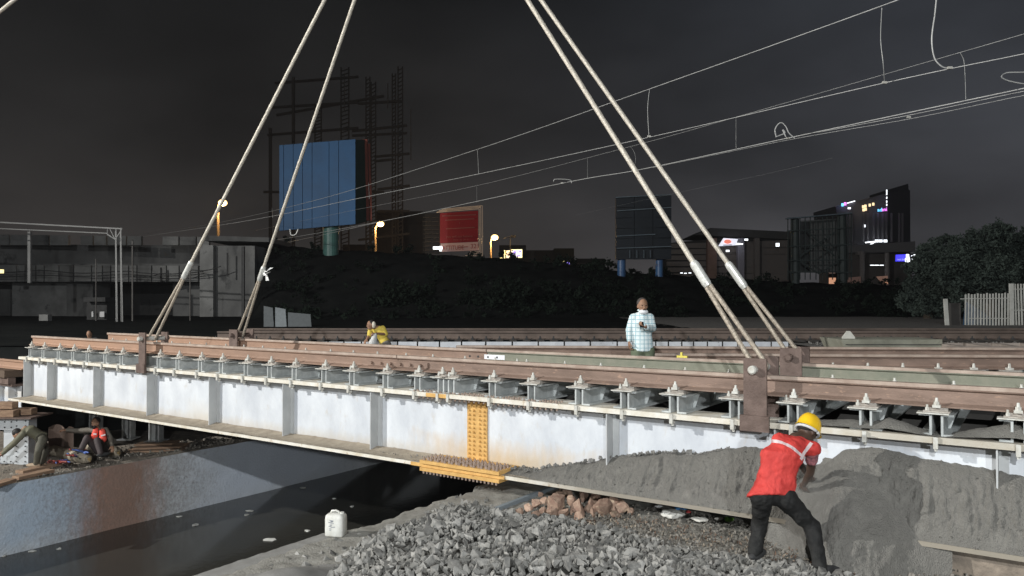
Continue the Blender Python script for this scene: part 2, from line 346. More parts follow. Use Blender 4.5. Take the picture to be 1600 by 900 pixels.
# ================================================================== RAILS AND SLEEPERS
RP = [(a * 1.06, b * 1.134) for a, b in [(-.075, 0), (.075, 0), (.075, .012), (.018, .032), (.0085, .05), (.0085, .122), (.033, .135), (.036, .150), (.036, .166), (.028, .172), (-.028, .172), (-.036, .166), (-.036, .150), (-.033, .135), (-.0085, .122), (-.0085, .05), (-.018, .032), (-.075, .012)]]
def rail_mb(p0, p1, mb=None):
    mb = mb or MB(); d = (V(p1) - V(p0)).normalized(); a = V((-d.y, d.x, 0)); return mb.prism(RP, p0, p1, a, V((0, 0, 1)))
ZR, ZRF = -.745, -.940                # rail head, rail foot
ZT = -1.185                          # top flange
YW = 7.80                            # near web
X0, X1 = -17.75, 2.6
span = thing('bridge_span', (-7.6, 8.6, -2.09), 'white steel girder railway span with rusty rails hanging from four wire slings over the canal', 'bridge')
def girder(yw, front, nm):
    s = -1 if front else 1
    gm = WHITE if front else SHADEG; em = WEDGE if front else SHADEG
    g = MB().box((X0, yw - .008, -2.045), (X1, yw + .008, ZT - .057)).build(nm, gm, span)
    # top flange with its angle, bottom flange
    MB().box((X0 - .15, yw - .2, ZT - .055), (X1, yw + .2, ZT)).build('top_flange', em, g)
    MB().box((X0 - .12, yw - .40 if front else yw - .2, -2.088), (X1, yw + .2 if front else yw + .4, -2.047)).build('bottom_flange', em, g)
    if front: # years of dust lying on the flange
        def f(u, v):
            x = X0 + (X1 - X0) * u; y = yw - .385 + .37 * v
            return V((x, y, -2.043 + .012 * max(0, fbm(x, y * 3, 0, 2)) + (.018 * max(0, fbm(x, y, 0, 9) - .25)) + .03 * v ** 4))
        MB().grid(f, 500, 8).build('flange_dust', FLDUST, g, smooth=True)
    st = None
    for x in [X0 + .02, -16.72, -14.9, -13.07, -11.24, -9.4, -7.57, -3.95, -2.12, -.29, 1.54]:
        y0, y1 = (yw - .165, yw - .0082) if front else (yw + .0082, yw + .165)
        if st is None or x == -16.72:
            mb = MB().box((x, y0, -2.044), (x + .014, y1, ZT - .058))
            mb.box((x + .0145, y1 - .012 if front else y0, -2.04), (x + .09, y1 if front else y0 + .012, ZT - .06))      # its angle on the web
            if x == X0 + .02: mb.box((x - .006, y0 - .005, -2.044), (x + .0, y0 + .05, ZT - .058))
            st = mb.build('stiffener', STIF, g); sx = x
        else: inst(st, g, (x - sx, 0, 0))
    return g
SHADEG = M('girder_painted_shade', (.07, .065, .06), (.04, .038, .035), scale=3, rough=.9)  # shade under the deck painted into the rear girder and bracing colour
STIF = M('stiffener_grey', (.45, .46, .455), (.37, .38, .38), scale=3, rough=.6)
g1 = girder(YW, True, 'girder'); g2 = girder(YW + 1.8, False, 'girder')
# joined web: yellow cover plate with its rivets, and the bolted flange splice
MB().box((-5.99, YW - .030, -2.03), (-5.68, YW - .0085, ZT - .06)).build('splice_plate', YEL, g1)
rv = MB()
for i, x in enumerate((-5.955, -5.885, -5.79, -5.72)):
    for k in range(14): z = -1.985 + k * .0545; rv.cyl((x, YW - .0305, z), (x, YW - .052, z), .017, .010, 8)
rv.build('rivets', YEL, g1, kind='stuff')
fs = MB().box((-6.42, YW - .45, -2.040), (-5.2, YW - .0305, -2.0)).box((-6.42, YW - .45, -2.132), (-5.2, YW + .2, -2.0895)).box((-6.6, YW - .418, -2.0885), (-5.15, YW - .401, -2.046)); fs.build('flange_splice_plate', YEL, g1)
bo = MB()
for i in range(21):
    for j in range(4):
        x = -6.37 + i * .056; y = YW - .42 + j * .075 + (.02 if i % 2 else 0)
        bo.cyl((x, y, -2.0), (x, y, -1.972), .019, .016, 6); bo.cyl((x, y, -1.972), (x, y, -1.955), .010, .009, 6)
    bo.cyl((x, YW - .43, -2.132), (x, YW - .43, -2.165), .014, .012, 6)
bo.build('splice_bolts', RIV, g1, kind='stuff')
b2 = MB()
for i in range(30):
    x = -6.75 + i * .075
    for y in (YW - .18, YW - .12, YW - .06): b2.cyl((x, y, ZT), (x, y, ZT + .022), .014, .011, 6)
    b2.cyl((x, YW - .17, ZT - .055), (x, YW - .17, ZT - .085), .014, .012, 6)
b2.build('flange_rivets', RIV, g1, kind='stuff')
MB().box((-6.52, YW - .213, ZT - .052), (-6.17, YW - .201, ZT - .003)).build('flange_cover_plate', YEL, g1)
MB().box((-6.15, YW - .215, ZT - .050), (-5.5, YW - .201, ZT - .006)).build('flange_cover_plate', WEDGE, g1)
# cross bracing between the girders
for x in [-16.7, -13.07, -9.4, -5.8, -2.12, 1.5]:
    MB().bar((x, YW + .01, -1.30), (x, YW + 1.79, -2.0), .07, .07).bar((x + .08, YW + .01, -2.0), (x + .08, YW + 1.79, -1.30), .07, .07).box((x - .05, YW + .01, -2.02), (x + .05, YW + 1.79, -1.93)).build('cross_brace', SHADEG, span)
# rails: near one in two lengths with fishplates, far one brown then green
YR1, YR2 = YW, YW + 1.72
r1 = rail_mb((-17.7, YR1, ZRF), (-7.2, YR1, ZRF)).build('rail', RUST, span)
r1b = rail_mb((-7.19, YR1, ZRF), (X1, YR1, ZRF)).build('rail', RUST, span)
r2 = rail_mb((-17.9, YR2, ZRF), (-6.95, YR2, ZRF)).build('rail', RUST, span)
r2b = rail_mb((-6.935, YR2, ZRF), (X1, YR2, ZRF)).build('rail', GREEN, span, label='greenish grey length of the far rail')
for (x0, x1, y, par) in ((-17.7, -7.2, YR1, r1), (-7.19, X1, YR1, r1b), (-17.9, -6.95, YR2, r2), (-6.935, X1, YR2, r2b)):
    MB().box((x0 + .002, y - .040, ZR - .030), (x1 - .002, y + .040, ZR + .0035)).build('rail_head', RAILTOP, par)
mb = MB().box((-7.75, YR1 - .035, ZRF + .04), (-6.65, YR1 - .010, ZRF + .118)); mb.build('fishplate', RUST, r1b)
mb = MB()
for i in range(6): x = -7.66 + i * .18; mb.cyl((x, YR1 - .035, ZRF + .08), (x, YR1 - .068, ZRF + .08), .022, .020, 6)
mb.build('fishplate_bolt', RUST, r1b)
wp = MB().box((-7.0, YR2 - .013, ZRF + .045), (-6.62, YR2 - .0095, ZRF + .118)); wp.build('painted_joint', flat('white_paint', (.75, .76, .78)), r2b)
hh = MB()
for x in (-7.28, -7.12, -6.93, -6.76): hh.cyl((x, YR2 - .0095, ZRF + .08), (x, YR2 - .0145, ZRF + .08), .017, .017, 10)
hh.build('bolt_holes', DARK, r2b)
# sleepers: pairs of channels back to back
SY0, SY1 = YW - .145, YW + 2.0
def chan(mb, y0, y1, zt, zb, x, o=1, fl=.102, wt=.019):
    z0, z1 = zb, zt; web = x + o * .035
    mb.box((web, y0, z0), (web + o * wt, y1, z1)); mb.box((web + o * wt + o * .0005, y0, z1 - .017), (web + o * fl, y1, z1)); mb.box((web + o * wt + o * .0005, y0, z0), (web + o * fl, y1, z0 + .017))
SZT, SZB = -.992, ZT + .003
def sleeper_proto(parent, x=0, y0=SY0, y1=SY1, yr=(YR1, YR2), tag_hook=True):
    mb = MB(); chan(mb, y0, y1, SZT, SZB, x, 1); chan(mb, y0, y1, SZT, SZB, x, -1)
    for y in (y0 + .42, y0 + .95, y1 - .3):       # end and inner gussets
        mb.add([(x + .047, y, SZT - .012), (x + .047, y + .008, SZT - .012), (x + .13, y + .008, SZT - .012), (x + .13, y, SZT - .012), (x + .047, y, SZB + .012), (x + .047, y + .008, SZB + .012), (x + .075, y + .008, SZB + .012), (x + .075, y, SZB + .012)], [(0, 1, 2, 3), (7, 6, 5, 4), (0, 3, 7, 4), (1, 5, 6, 2), (3, 2, 6, 7), (0, 4, 5, 1)])
    sl = mb.build('sleeper', GALV, parent)
    tp = MB().box((x - .15, y0 - .035, SZT + .0007), (x + .10, y0 + .09, SZT + .012)); tp.cyl((x - .075, y0 + .05, SZT + .0101), (x - .075, y0 + .05, SZT + .05), .017, .016, 6); tp.cyl((x - .075, y0 + .05, SZT + .05), (x - .075, y0 + .05, SZT + .075), .010, .010, 6); tp.build('end_plate', GALVL, sl)
    b0 = MB().box((x - .105, yr[0] - .13, SZT + .0125), (x + .105, yr[0] + .13, SZT + .024)).box((x - .085, yr[0] - .09, SZT + .0241), (x + .085, yr[0] + .10, ZRF - .001)).build('bearing_plate', GALVD, sl)
    inst(b0, sl, (0, yr[1] - yr[0], 0))
    yy = yr[0] - .105; c0 = MB().box((x - .032, yy - .03, ZRF + .002), (x + .032, yy + .045, ZRF + .026)); c0.cyl((x, yy, ZRF + .0261), (x, yy, ZRF + .055), .026, .024, 6); c0.cyl((x, yy, ZRF + .0551), (x, yy, ZRF + .088), .015, .011, 8); c0 = c0.build('rail_clamp', GALVL, sl)
    for r in (.21, yr[1] - yr[0], yr[1] - yr[0] + .21): inst(c0, sl, (0, r, 0))
    if tag_hook:
        y0 = YW - .205; hb = MB().box((x - .018, y0 - .022, ZT - .075), (x + .018, y0 + .0, ZT + .002)).box((x - .018, y0 - .022, ZT - .098), (x + .018, y0 + .05, ZT - .0755)).cyl((x, y0 + .03, ZT - .098), (x, y0 + .03, ZT - .125), .015, .015, 6)
        hb.build('hook_bolt', GALVL, sl)
    return sl
sp = sleeper_proto(span, -.13)
for k in range(-4, 30):
    if k == 0: continue
    dx = -.6 * k + (.015 * ((k * 7) % 5 - 2))
    if abs(-.13 + dx + 2.28) < .17: dx -= .06
    inst(sp, span, (dx, 0, 0))
inst(sp, span, (-6.2, 0, 0))   # the odd one set close at the joint

# lifting brackets and slings
HOOK = V((-7.67, 8.65, 7.22))
def bracket(xc, ya, yb, w=.25, zt=-.565, saddle=True):
    zb = ZT - .085
    br = MB().box((xc - w / 2, ya, zb), (xc + w / 2, ya + .028, zt)).box((xc - w / 2, yb, zb), (xc + w / 2, yb + .028, zt))
    br.box((xc - w / 2, ya + .0285, zb - .001), (xc + w / 2, ya + .11, zb + .026)).box((xc - w / 2, yb - .08, zb - .001), (xc + w / 2, yb - .0005, zb + .026))
    if saddle: br.box((xc - w / 2 - .03, ya - .032, zb - .005), (xc + w / 2 + .03, ya - .002, zb + .15))
    o = br.build('lifting_bracket', PLATE, span)
    y0, y1 = ya - .06, yb + .09
    MB().cyl((xc - .01, y0, zt - .11), (xc - .01, y1, zt - .11), .042, .042, 14).cyl((xc - .01, y0 - .012, zt - .11), (xc - .01, y0, zt - .11), .03, .04, 14).build('pin', GALVL if saddle else PLATE, o)
    return V((xc - .01, (ya + yb) / 2, zt - .11))
BRK = [bracket(-2.28, YW - .24, YW + .18, .225), bracket(-13.1, YW - .24, YW + .18, .20), bracket(-2.40, YR2 - .16, YR2 + .21, .25, -.56, False), bracket(-13.0, YR2 - .16, YR2 + .21, .25, -.565, False)]
def strand_rope(mb, p0, p1, r, nst=6, pitch=.22, sag=0, step=.028, nn=18):
    p0, p1 = V(p0), V(p1); d = p1 - p0; L = d.length; d.normalize(); n = max(2, int(L / step))
    a = d.cross(V((0, 1, 0))).normalized(); b = d.cross(a); vs = []
    for i in range(n + 1):
        s = i / n; c = p0 + d * L * s
        for k in range(nn):
            q = 2 * math.pi * k / nn; rr = r * (.84 + .16 * abs(math.cos(nst / 2 * (q - 2 * math.pi * s * L / pitch / nst * 1.0))))
            vs.append(c + a * math.cos(q) * rr + b * math.sin(q) * rr)
    mb.add(vs, [(i * nn + k, i * nn + (k + 1) % nn, (i + 1) * nn + (k + 1) % nn, (i + 1) * nn + k) for i in range(n) for k in range(nn)])
slabels = ['wire rope sling running to the near bracket closest to the worker in the yellow helmet', 'wire rope sling running to the near bracket at the far left end of the span',
           'wire rope sling running to the rear bracket beyond the one nearest the helmeted worker', 'wire rope sling with a scrap of white cloth tied at its ferrule']
for i, (p, f0, f1) in enumerate(zip(BRK, (.105, .135, .105, .135), (.138, .172, .145, .168))):
    d = HOOK - p; L = d.length; dn = d.normalized(); root = thing('wire_sling', p, slabels[i], 'lifting sling', 'wire rope slings')
    A, B = p + d * f0, p + d * f1; side = V((0, 1, 0)).cross(dn).normalized()
    mb = MB(); strand_rope(mb, B, HOOK, .031); mb.build('main_rope', ROPE, root, smooth=True)
    lr = MB(); yy = V((0, .11, 0))
    loop = [A - side * .012, p + side * .05 + dn * .25, p + side * .05]
    strand_rope(lr, A - side * .022, p - side * .052 + V((0, -.03, .03)), .026); strand_rope(lr, A + side * .022, p + side * .052 + V((0, .03, .03)), .026)
    pts = [p + V((0, -.03, .03)) - side * .052 + (side * (.052 - .052 * math.cos(q)) - dn * .06 * math.sin(q)) + V((0, .06, 0)) * (q / math.pi) for q in [math.pi * j / 8 for j in range(9)]]
    lr.tube(pts, .025, 10); lr.build('rope_eye', ROPE2, root, smooth=True)
    MB().cyl(A, A + (B - A) * .12, .040, .050, 16).cyl(A + (B - A) * .12, A + (B - A) * .88, .050, .050, 16).cyl(A + (B - A) * .88, B, .050, .040, 16).cyl(B, B + dn * .03 + side * .01, .03, .02, 10).build('ferrule', FERR, root)
    if i == 3:
        rg = MB(); c = A + (B - A) * .6
        for k in range(5):
            v = V((random.uniform(.1, .25), random.uniform(-.1, .1), random.uniform(-.25, .12))); q = c + V((random.uniform(0, .12), 0, random.uniform(-.1, .1)))
            rg.add([q, q + V((.05, 0, .03)), q + v + V((.07, .02, 0)), q + v], [(0, 1, 2, 3)])
        rg.build('cloth_scrap', flat('cloth_white', (.7, .7, .68)), root)
# the tail of another rope at the top left corner
a, b = pt(-30, 42, 14), pt(40, -14, 14)
mb = MB(); strand_rope(mb, a, b + (b - a) * 2, .034); tag(mb.build('crane_rope', ROPE, smooth=True), 'short end of rope crossing the top left corner of the sky', 'rope')

# ------------------------------------------------------------------ the adjoining span on the left, lower than the lifted one
sp2 = thing('approach_span', (-21, 8.6, -2.3), 'older girder span with stiffeners standing beyond the left end of the lifted span', 'bridge')
MB().box((-32, YW - .01, -2.5), (-18.2, YW + .01, -1.85)).box((-32, YW - .2, -2.52), (-18.2, YW + .2, -2.5)).build('girder', WHITE, sp2)
MB().box((-32, YW - .2, -1.848), (-18.2, YW + .2, -1.80)).box((-32, YW - .25, -1.799), (-18.25, YW - .1, -1.66)).build('top_flange', PLATE, sp2)
st = MB().box((-18.6, YW - .16, -2.5), (-18.45, YW - .012, -1.85)).build('stiffener', WHITE, sp2)
for k in range(1, 18): inst(st, sp2, (-.62 * k, 0, 0))
MB().box((-32, YW - .3, -1.655), (-18.3, YW + 2.1, -1.50)).build('timber_deck', flat('old_timber', (.10, .07, .05)), sp2)
for y in (YR1, YR2): rail_mb((-32, y, -1.49), (-18.05, y, -1.49)).build('rail', RUST, sp2)

# ================================================================== SECOND AND THIRD TRACKS
def track(name, label, A, B, gauge, n_sl, zsl, wsl, hsl, sl_mat, sl_a=0., sl_b=1., channels=False, far_from=None, rm=None):
    """A,B rail foot line of the near rail (z = rail foot); far rail on the far side"""
    root = thing(name, A, label, 'railway track'); D = (B - A); L = D.length; dn = D.normalized(); nrm = V((-dn.y, dn.x, 0))
    if nrm.dot(FH) < 0: nrm = -nrm
    off = far_from if far_from is not None else V((0, 0, 0))
    for q0, q1 in ((A, B), (A + nrm * gauge + off, B + nrm * gauge)):
        r = rail_mb(q0, q1).build('rail', rm or RUST, root); MB().bar(q0 + V((0, 0, .180)) + dn * .01, q1 + V((0, 0, .180)) - dn * .01, .080, .032).build('rail_head', rm or RAILTOP, r)
    proto = None
    for i in range(n_sl):
        s = sl_a + (sl_b - sl_a) * i / max(1, n_sl - 1); c = A + D * s
        if proto is None:
            mb = MB(); lo, hi = -.45, gauge + .45
            if channels:
                for o in (-1, 1):
                    w = c + dn * o * .035
                    mb.bar(w + nrm * lo + V((0, 0, zsl - hsl / 2)), w + nrm * hi + V((0, 0, zsl - hsl / 2)), .011, hsl)
                    for zz in (zsl - .006, zsl - hsl + .006): mb.bar(w + dn * o * .05 + nrm * lo + V((0, 0, zz)), w + dn * o * .05 + nrm * hi + V((0, 0, zz)), .09, .011)
            else: mb.bar(c + nrm * lo + V((0, 0, zsl - hsl / 2)), c + nrm * hi + V((0, 0, zsl - hsl / 2)), wsl, hsl)
            proto = mb.build('sleeper', sl_mat, root); c0 = c
            for r in (0, gauge):
                for o in (-.11, .11):
                    cl = MB(); q = c + nrm * (r + o); cl.obox(q + V((0, 0, .012)), dn, nrm, (0, 0, 1), .035, .04, .016); cl.cyl(q + V((0, 0, .028)), q + V((0, 0, .085)), .022, .014, 6)
                    cl.build('rail_clamp', GALVL if channels else DARK, proto)
                if channels: MB().obox(c + nrm * r + V((0, 0, (zsl) / 2)), dn, nrm, (0, 0, 1), .12, .18, abs(zsl) / 2 - .001).build('bearing_plate', GALVD, proto)
        else: inst(proto, root, c - c0)
    return root, dn, nrm
A2 = pt(1012, 0, 11.0); A2.z = ZRF; B2 = pt(1900, 0, 10.45); B2.z = ZRF
FARA = -(B2 - A2).normalized() * 3.0
t2, d2, n2 = track('second_track', 'rusty rails on steel channel sleepers just beyond the lifted span', A2, B2, 1.7, 15, -.07, .25, .19, GALV, .145, 1, True, FARA)
g = MB().bar(A2 + d2 * 1.0 + V((0, 0, -.75)) + n2 * .0, B2 + V((0, 0, -.75)), .02, .9).bar(A2 + d2 * 1.0 + V((0, 0, -.285)), B2 + V((0, 0, -.285)), .3, .04)
g.build('girder', WHITE, t2)
MB().bar(A2 - d2 * 2.4 + n2 * 1.7 + V((0, 0, -.52)), B2 + n2 * 1.7 + V((0, 0, -.52)), .3, .5).build('girder', flat('old_girder_brown', (.12, .09, .075)), t2)
A3 = lt(-7.2, 18.8, ZRF); B3 = lt(24, 18.8, ZRF)
SLD = flat('dark_sleeper', (.045, .04, .036))
t3, d3, n3 = track('third_track', 'farthest pair of brown rails running across the view behind the standing man', A3, B3, 2.0, 96, 0, .17, .04, SLD, 0.0, 1.0, rm=M('old_rail_brown', (.15, .115, .095), (.10, .077, .064), scale=3, rough=.8))
gg = MB().bar(lt(-6.4, 18.45, -1.45), lt(6.9, 18.45, -1.45), .02, .6)
gg.build('girder', WHITE, t3)
x = -6.35; k = 0
PAN = M('panel_white', (.60, .62, .64), (.48, .50, .53), scale=4, rough=.6, c3=(.25, .25, .25), c3s=14, c3t=.62)
wds = [.3, .3, .32, .28, .33, .36, .36, .4, .4, .42, .45, .5, .5, .55, .6, .62, .62, .62, .64, .62]
while x < 6.3:
    w = wds[k % 20] * (1.05 if x < 0 else 1); MB().bar(lt(x, 18.32, -1.10), lt(x + w - .035, 18.32, -1.10), .02, .25).build('side_panel', PAN, t3); x += w; k += 1


# ================================================================== HEAPS, STONES
def hull_rock(n=13, flatz=.75, jag=1.):
    bm = bmesh.new()
    for i in range(n):
        v = V((random.gauss(0, 1), random.gauss(0, 1), random.gauss(0, 1))).normalized() * random.uniform(.72, 1.05)
        bm.verts.new((v.x * random.uniform(.8, 1.1), v.y, v.z * flatz))
    bmesh.ops.convex_hull(bm, input=bm.verts)
    for v in [v for v in bm.verts if not v.link_faces]: bm.verts.remove(v)
    bm.verts.ensure_lookup_table(); vs = [v.co.copy() for v in bm.verts]; fs = [tuple(v.index for v in f.verts) for f in bm.faces]
    bm.verts.index_update(); idx = {v: i for i, v in enumerate(bm.verts)}
    fs = [tuple(idx[v] for v in f.verts) for f in bm.faces]; bm.free(); return vs, fs
ROCKS = [hull_rock(random.choice((7, 8, 9, 11)), random.uniform(.5, .85)) for _ in range(14)]
def rot_rand():
    from mathutils import Euler
    return Euler((random.uniform(-3.1, 3.1), random.uniform(-3.1, 3.1), random.uniform(-3.1, 3.1))).to_matrix()
def add_rock(mb, p, s, sq=1.):
    vs, fs = random.choice(ROCKS); R = rot_rand(); sc = V((random.uniform(.8, 1.3), random.uniform(.7, 1.), random.uniform(.7, 1.)))
    mb.add([V(p) + (R @ V((v.x * sc.x, v.y * sc.y, v.z * sc.z))) * s for v in vs], fs)
def heap_z(x, y):
    """grey ballast heap"""
    def bump(cx, cy, sx, sy, h): return h * math.exp(-((x - cx) / sx) ** 2 - ((y - cy) / sy) ** 2)
    h = bump(-4.4, 5.4, .9, .8, .22) + bump(-2.6, 5.2, 1.4, .8, .20) + bump(-1.9, 4.2, 1.8, 1.1, .32) + bump(-3.2, 3.4, 1.4, 1.2, .40) + bump(-.9, 6.0, 1.0, .6, .10)
    e = 1 / (1 + math.exp(-(x + 5.35 + .15 * math.sin(y * 2) - .75 * max(0, 5.3 - y)) * 8)); b = 1 / (1 + math.exp((y - (6.95 + .10 * math.sin(x * 3) - .04 * (x + 3))) * 9)); 
    return GZ - .05 + (h + .10) * e * b + .04 * fbm(x, y, 0, 2.2) * e * b
heap = thing('ballast_heap', (-3.2, 5, GZ), 'heap of grey broken ballast stone in the foreground beside the canal edge', 'ballast')
MB().grid(lambda u, v: V((-5.7 + 8.2 * u, 1.6 + 5.7 * v, heap_z(-5.7 + 8.2 * u, 1.6 + 5.7 * v) - .03)), 90, 80).build('heap_core', flat('heap_gap_shade', (.07, .068, .062)), heap, smooth=True)  # core coloured dark to paint the shade in gaps between the stones
cand = []
tries = 0
grid = {}
while tries < 80000:
    tries += 1
    x = random.uniform(-5.7, 2.2); y = random.uniform(2.4, 7.3); z = heap_z(x, y)
    hz = z - (GZ - .05)
    if hz < .03 and random.random() > .12: continue
    big = random.random() < .42
    s = random.uniform(.044, .080) if big else random.uniform(.020, .044)
    key = (int(x / .05), int(y / .05)); ok = True
    for a in (-1, 0, 1):
        for b in (-1, 0, 1):
            for (qx, qy, qs) in grid.get((key[0] + a, key[1] + b), ()):
                if (qx - x) ** 2 + (qy - y) ** 2 < ((s + qs) * .50) ** 2: ok = False; break
    if not ok: continue
    grid.setdefault(key, []).append((x, y, s)); cand.append((x, y, z + random.uniform(-.005, .028), s))
def scr(p):
    t = p.dot(FW); 
    return (p.dot(RH) / t * FOC + 800, 450 - p.dot(UP) / t * FOC, t) if t > .2 else (9e9, 9e9, t)
vis = []
rest = []
for c in cand:
    q = scr(V(c[:3])); inn = 0 < q[0] < 1600 and q[1] < 900
    (vis if inn else rest).append((c[3] / q[2], c))
vis.sort(key=lambda k: -k[0]); top = vis[:296]; rest += vis[296:]
rmesh = []
for vs, fs in ROCKS:
    me = bpy.data.meshes.new('stone'); me.from_pydata([tuple(v) for v in vs], [], fs); me.materials.append(STONE); rmesh.append(me)
for _, c in top:
    o = bpy.data.objects.new('stone', random.choice(rmesh)); COL.objects.link(o); o.parent = heap; o.location = V(c[:3]) - origin(heap)
    o.rotation_euler = (random.uniform(-3, 3), random.uniform(-3, 3), random.uniform(-3, 3)); o.scale = (c[3] * random.uniform(.95, 1.35), c[3] * random.uniform(.85, 1.05), c[3] * random.uniform(.8, 1.05))
mb = MB()
for _, c in rest: add_rock(mb, c[:3], c[3] * 1.08)
mb.build('stones', M('ballast_stone_mass', (.265, .258, .238), (.13, .128, .118), scale=5, detail=2, rough=.9, bump=.3, bscale=60, lo=.4, hi=.6), heap, kind='stuff')

# reddish quarry stones under the girder edge
def pgz(px, py, z=GZ): return pz(px, py, z)
RN = [hull_rock(16, .85) for _ in range(6)]
rr = []
for vs, fs in RN:
    bm = bmesh.new(); bv = [bm.verts.new(v) for v in vs]; [bm.faces.new([bv[i] for i in f]) for f in fs]
    bmesh.ops.triangulate(bm, faces=bm.faces); bmesh.ops.subdivide_edges(bm, edges=bm.edges, cuts=1)
    for v in bm.verts: v.co *= 1 + .13 * fbm(v.co.x, v.co.y, v.co.z, 2.2)
    me = bpy.data.meshes.new('rock'); bm.to_mesh(me); bm.free(); me.materials.append(REDST); rr.append(me)
spots = [(812, 803, .055), (825, 797, .05), (838, 792, .065), (848, 802, .05), (850, 786, .05), (868, 790, .12), (862, 803, .07), (880, 803, .06), (892, 787, .08), (902, 797, .085), (912, 776, .10), (888, 772, .065), (896, 801, .05),
         (932, 781, .085), (920, 795, .08), (943, 797, .105), (928, 803, .06), (956, 792, .10), (971, 797, .085), (948, 779, .05), (962, 806, .06), (872, 776, .055), (880, 768, .045), (845, 775, .035), (985, 802, .05), (836, 806, .05), (804, 806, .04), (906, 808, .06)]
for i, (px, py, s) in enumerate(spots):
    s *= 1.3; p = pz(px, py - 3, GZ + s * .7); o = bpy.data.objects.new('rock', rr[i % 6]); COL.objects.link(o); o.location = p
    o.rotation_euler = (random.uniform(-3, 3), random.uniform(-3, 3), random.uniform(-3, 3)); o.scale = (s, s * .9, s * .95)
    tag(o, 'reddish brown quarry stone in the pile under the girder edge', 'rock', 'reddish stones under the girder')
# rubble carpet between the heap and the girder
rb = MB()
for i in range(6500):
    x = random.uniform(-4.7, 1.6); y = random.uniform(6.5, 8.0)
    rb_s = random.choice((random.uniform(.006, .018), random.uniform(.014, .036))); add_rock(rb, (x, y, GZ + .01 + .02 * random.random() + .05 * max(0, fbm(x, y, 2, 1.5))), rb_s)
rb.build('rubble', M('rubble_mix', (.21, .195, .17), (.09, .082, .07), scale=22, detail=2, rough=.95, lo=.42, hi=.58, c3=(.27, .19, .13), c3s=18, c3t=.66), kind='stuff')
tr = MB()
for i in range(620):
    x = random.uniform(-3.9, -1.2) ; y = random.uniform(6.9, 7.5); p = V((x, y, GZ + .04 + .03 * random.random())); a = rot_rand() @ V((random.uniform(.01, .035), 0, 0)); b = rot_rand() @ V((0, random.uniform(.006, .02), 0))
    tr.add([p, p + a, p + a + b, p + b], [(0, 1, 2, 3)])
tr.build('litter_scraps', M('scraps', (.26, .22, .17), (.13, .08, .055), scale=12, detail=1, rough=.9, lo=.45, hi=.55, c3=(.45, .43, .40), c3s=25, c3t=.66), kind='stuff')
def crumple(name, px, py, r, col, label, sq=.5, z=GZ + .06, cat='rubbish', el=1.4):
    c = pz(px, py, z); mb = MB(); mb.ell(c, RH * r * el, FH * r, V((0, 0, r * sq)), 18, 10)
    for v in mb.v:
        d = v - c; f = 1 + .45 * fbm(v.x, v.y, v.z, 9) + .2 * fbm(v.x, v.y, v.z, 28); v.x = c.x + d.x * f; v.y = c.y + d.y * f; v.z = c.z + d.z * f
    return tag(mb.build(name, flat('plastic_' + label.split()[0] + str(px), col, .4)), label, cat)
crumple('plastic_bag', 1050, 803, .085, (.66, .65, .60), 'white plastic bag lying in the rubble below the girder', .5)
crumple('plastic_wrapper', 1066, 794, .05, (.06, .22, .48), 'small blue wrapper beside the white plastic bag', .7)
crumple('plastic_wrapper', 1075, 800, .022, (.5, .06, .06), 'tiny red wrapper right of the small blue wrapper', .7)
crumple('paper_scrap', 1093, 811, .06, (.66, .64, .58), 'crumpled cream paper in the rubble left of the green scrap', .4)
crumple('paper_scrap', 1030, 791, .04, (.6, .6, .58), 'white scrap at the left of the rubbish strip', .4)
crumple('leafy_scrap', 1140, 811, .035, (.16, .38, .05), 'bright green scrap in the rubble near the worker', .9)
crumple('paper_scrap', 1122, 810, .035, (.62, .60, .54), 'pale paper scrap just left of the green scrap', .5)
crumple('plastic_bag', 1205, 824, .055, (.03, .13, .62), 'blue plastic bag on the stones between the legs of the worker', .8, GZ + .1)
crumple('cloth_scrap', 1213, 838, .075, (.46, .42, .35), 'beige cloth lying just below the blue plastic bag', .5, GZ + .06)

# dust lying against the web
prof = [(-5.3, -2.04), (-4.92, -2.0), (-4.42, -1.88), (-3.95, -1.76), (-3.31, -1.62), (-2.9, -1.6), (-2.6, -1.50), (-2.34, -1.47), (-2.05, -1.50), (-1.85, -1.60), (-1.68, -1.56), (-1.5, -1.40), (-1.3, -1.36), (-1.06, -1.38), (-.8, -1.41), (-.5, -1.44), (-.08, -1.46), (.6, -1.52), (2.6, -1.5)]
def ztop(x):
    for (a, za), (b, zb) in zip(prof, prof[1:]):
        if a <= x <= b: return za + (zb - za) * (x - a) / (b - a)
    return prof[0][1] if x < -5 else -1.5
def dustf(u, v):
    x = -5.3 + 7.9 * u; zt = ztop(x) + .025 * fbm(x, 0, 0, 3) + .012 * fbm(x, 5, 0, 14); zb = -2.05
    y = YW - .012 - .378 * (1 - v) ** .62; f = v ** .95
    z = zb + (zt - zb) * f
    g = .024 * fbm(x * 1.6, z * .5, 3, 3.2) + .012 * fbm(x * 1.6, z * .9, 7, 9) + .006 * fbm(x, z * .8, 1, 30)
    ridge_ = min(1, v * 3) * min(1, (1 - v) * 6)
    return V((x, y - abs(g) * 2.2 * ridge_, z + g * .4 * ridge_))
tag(MB().grid(dustf, 900, 60).build('stone_dust', DUST, smooth=True, kind='stuff'), 'grey stone dust banked against the white girder web', 'dust')
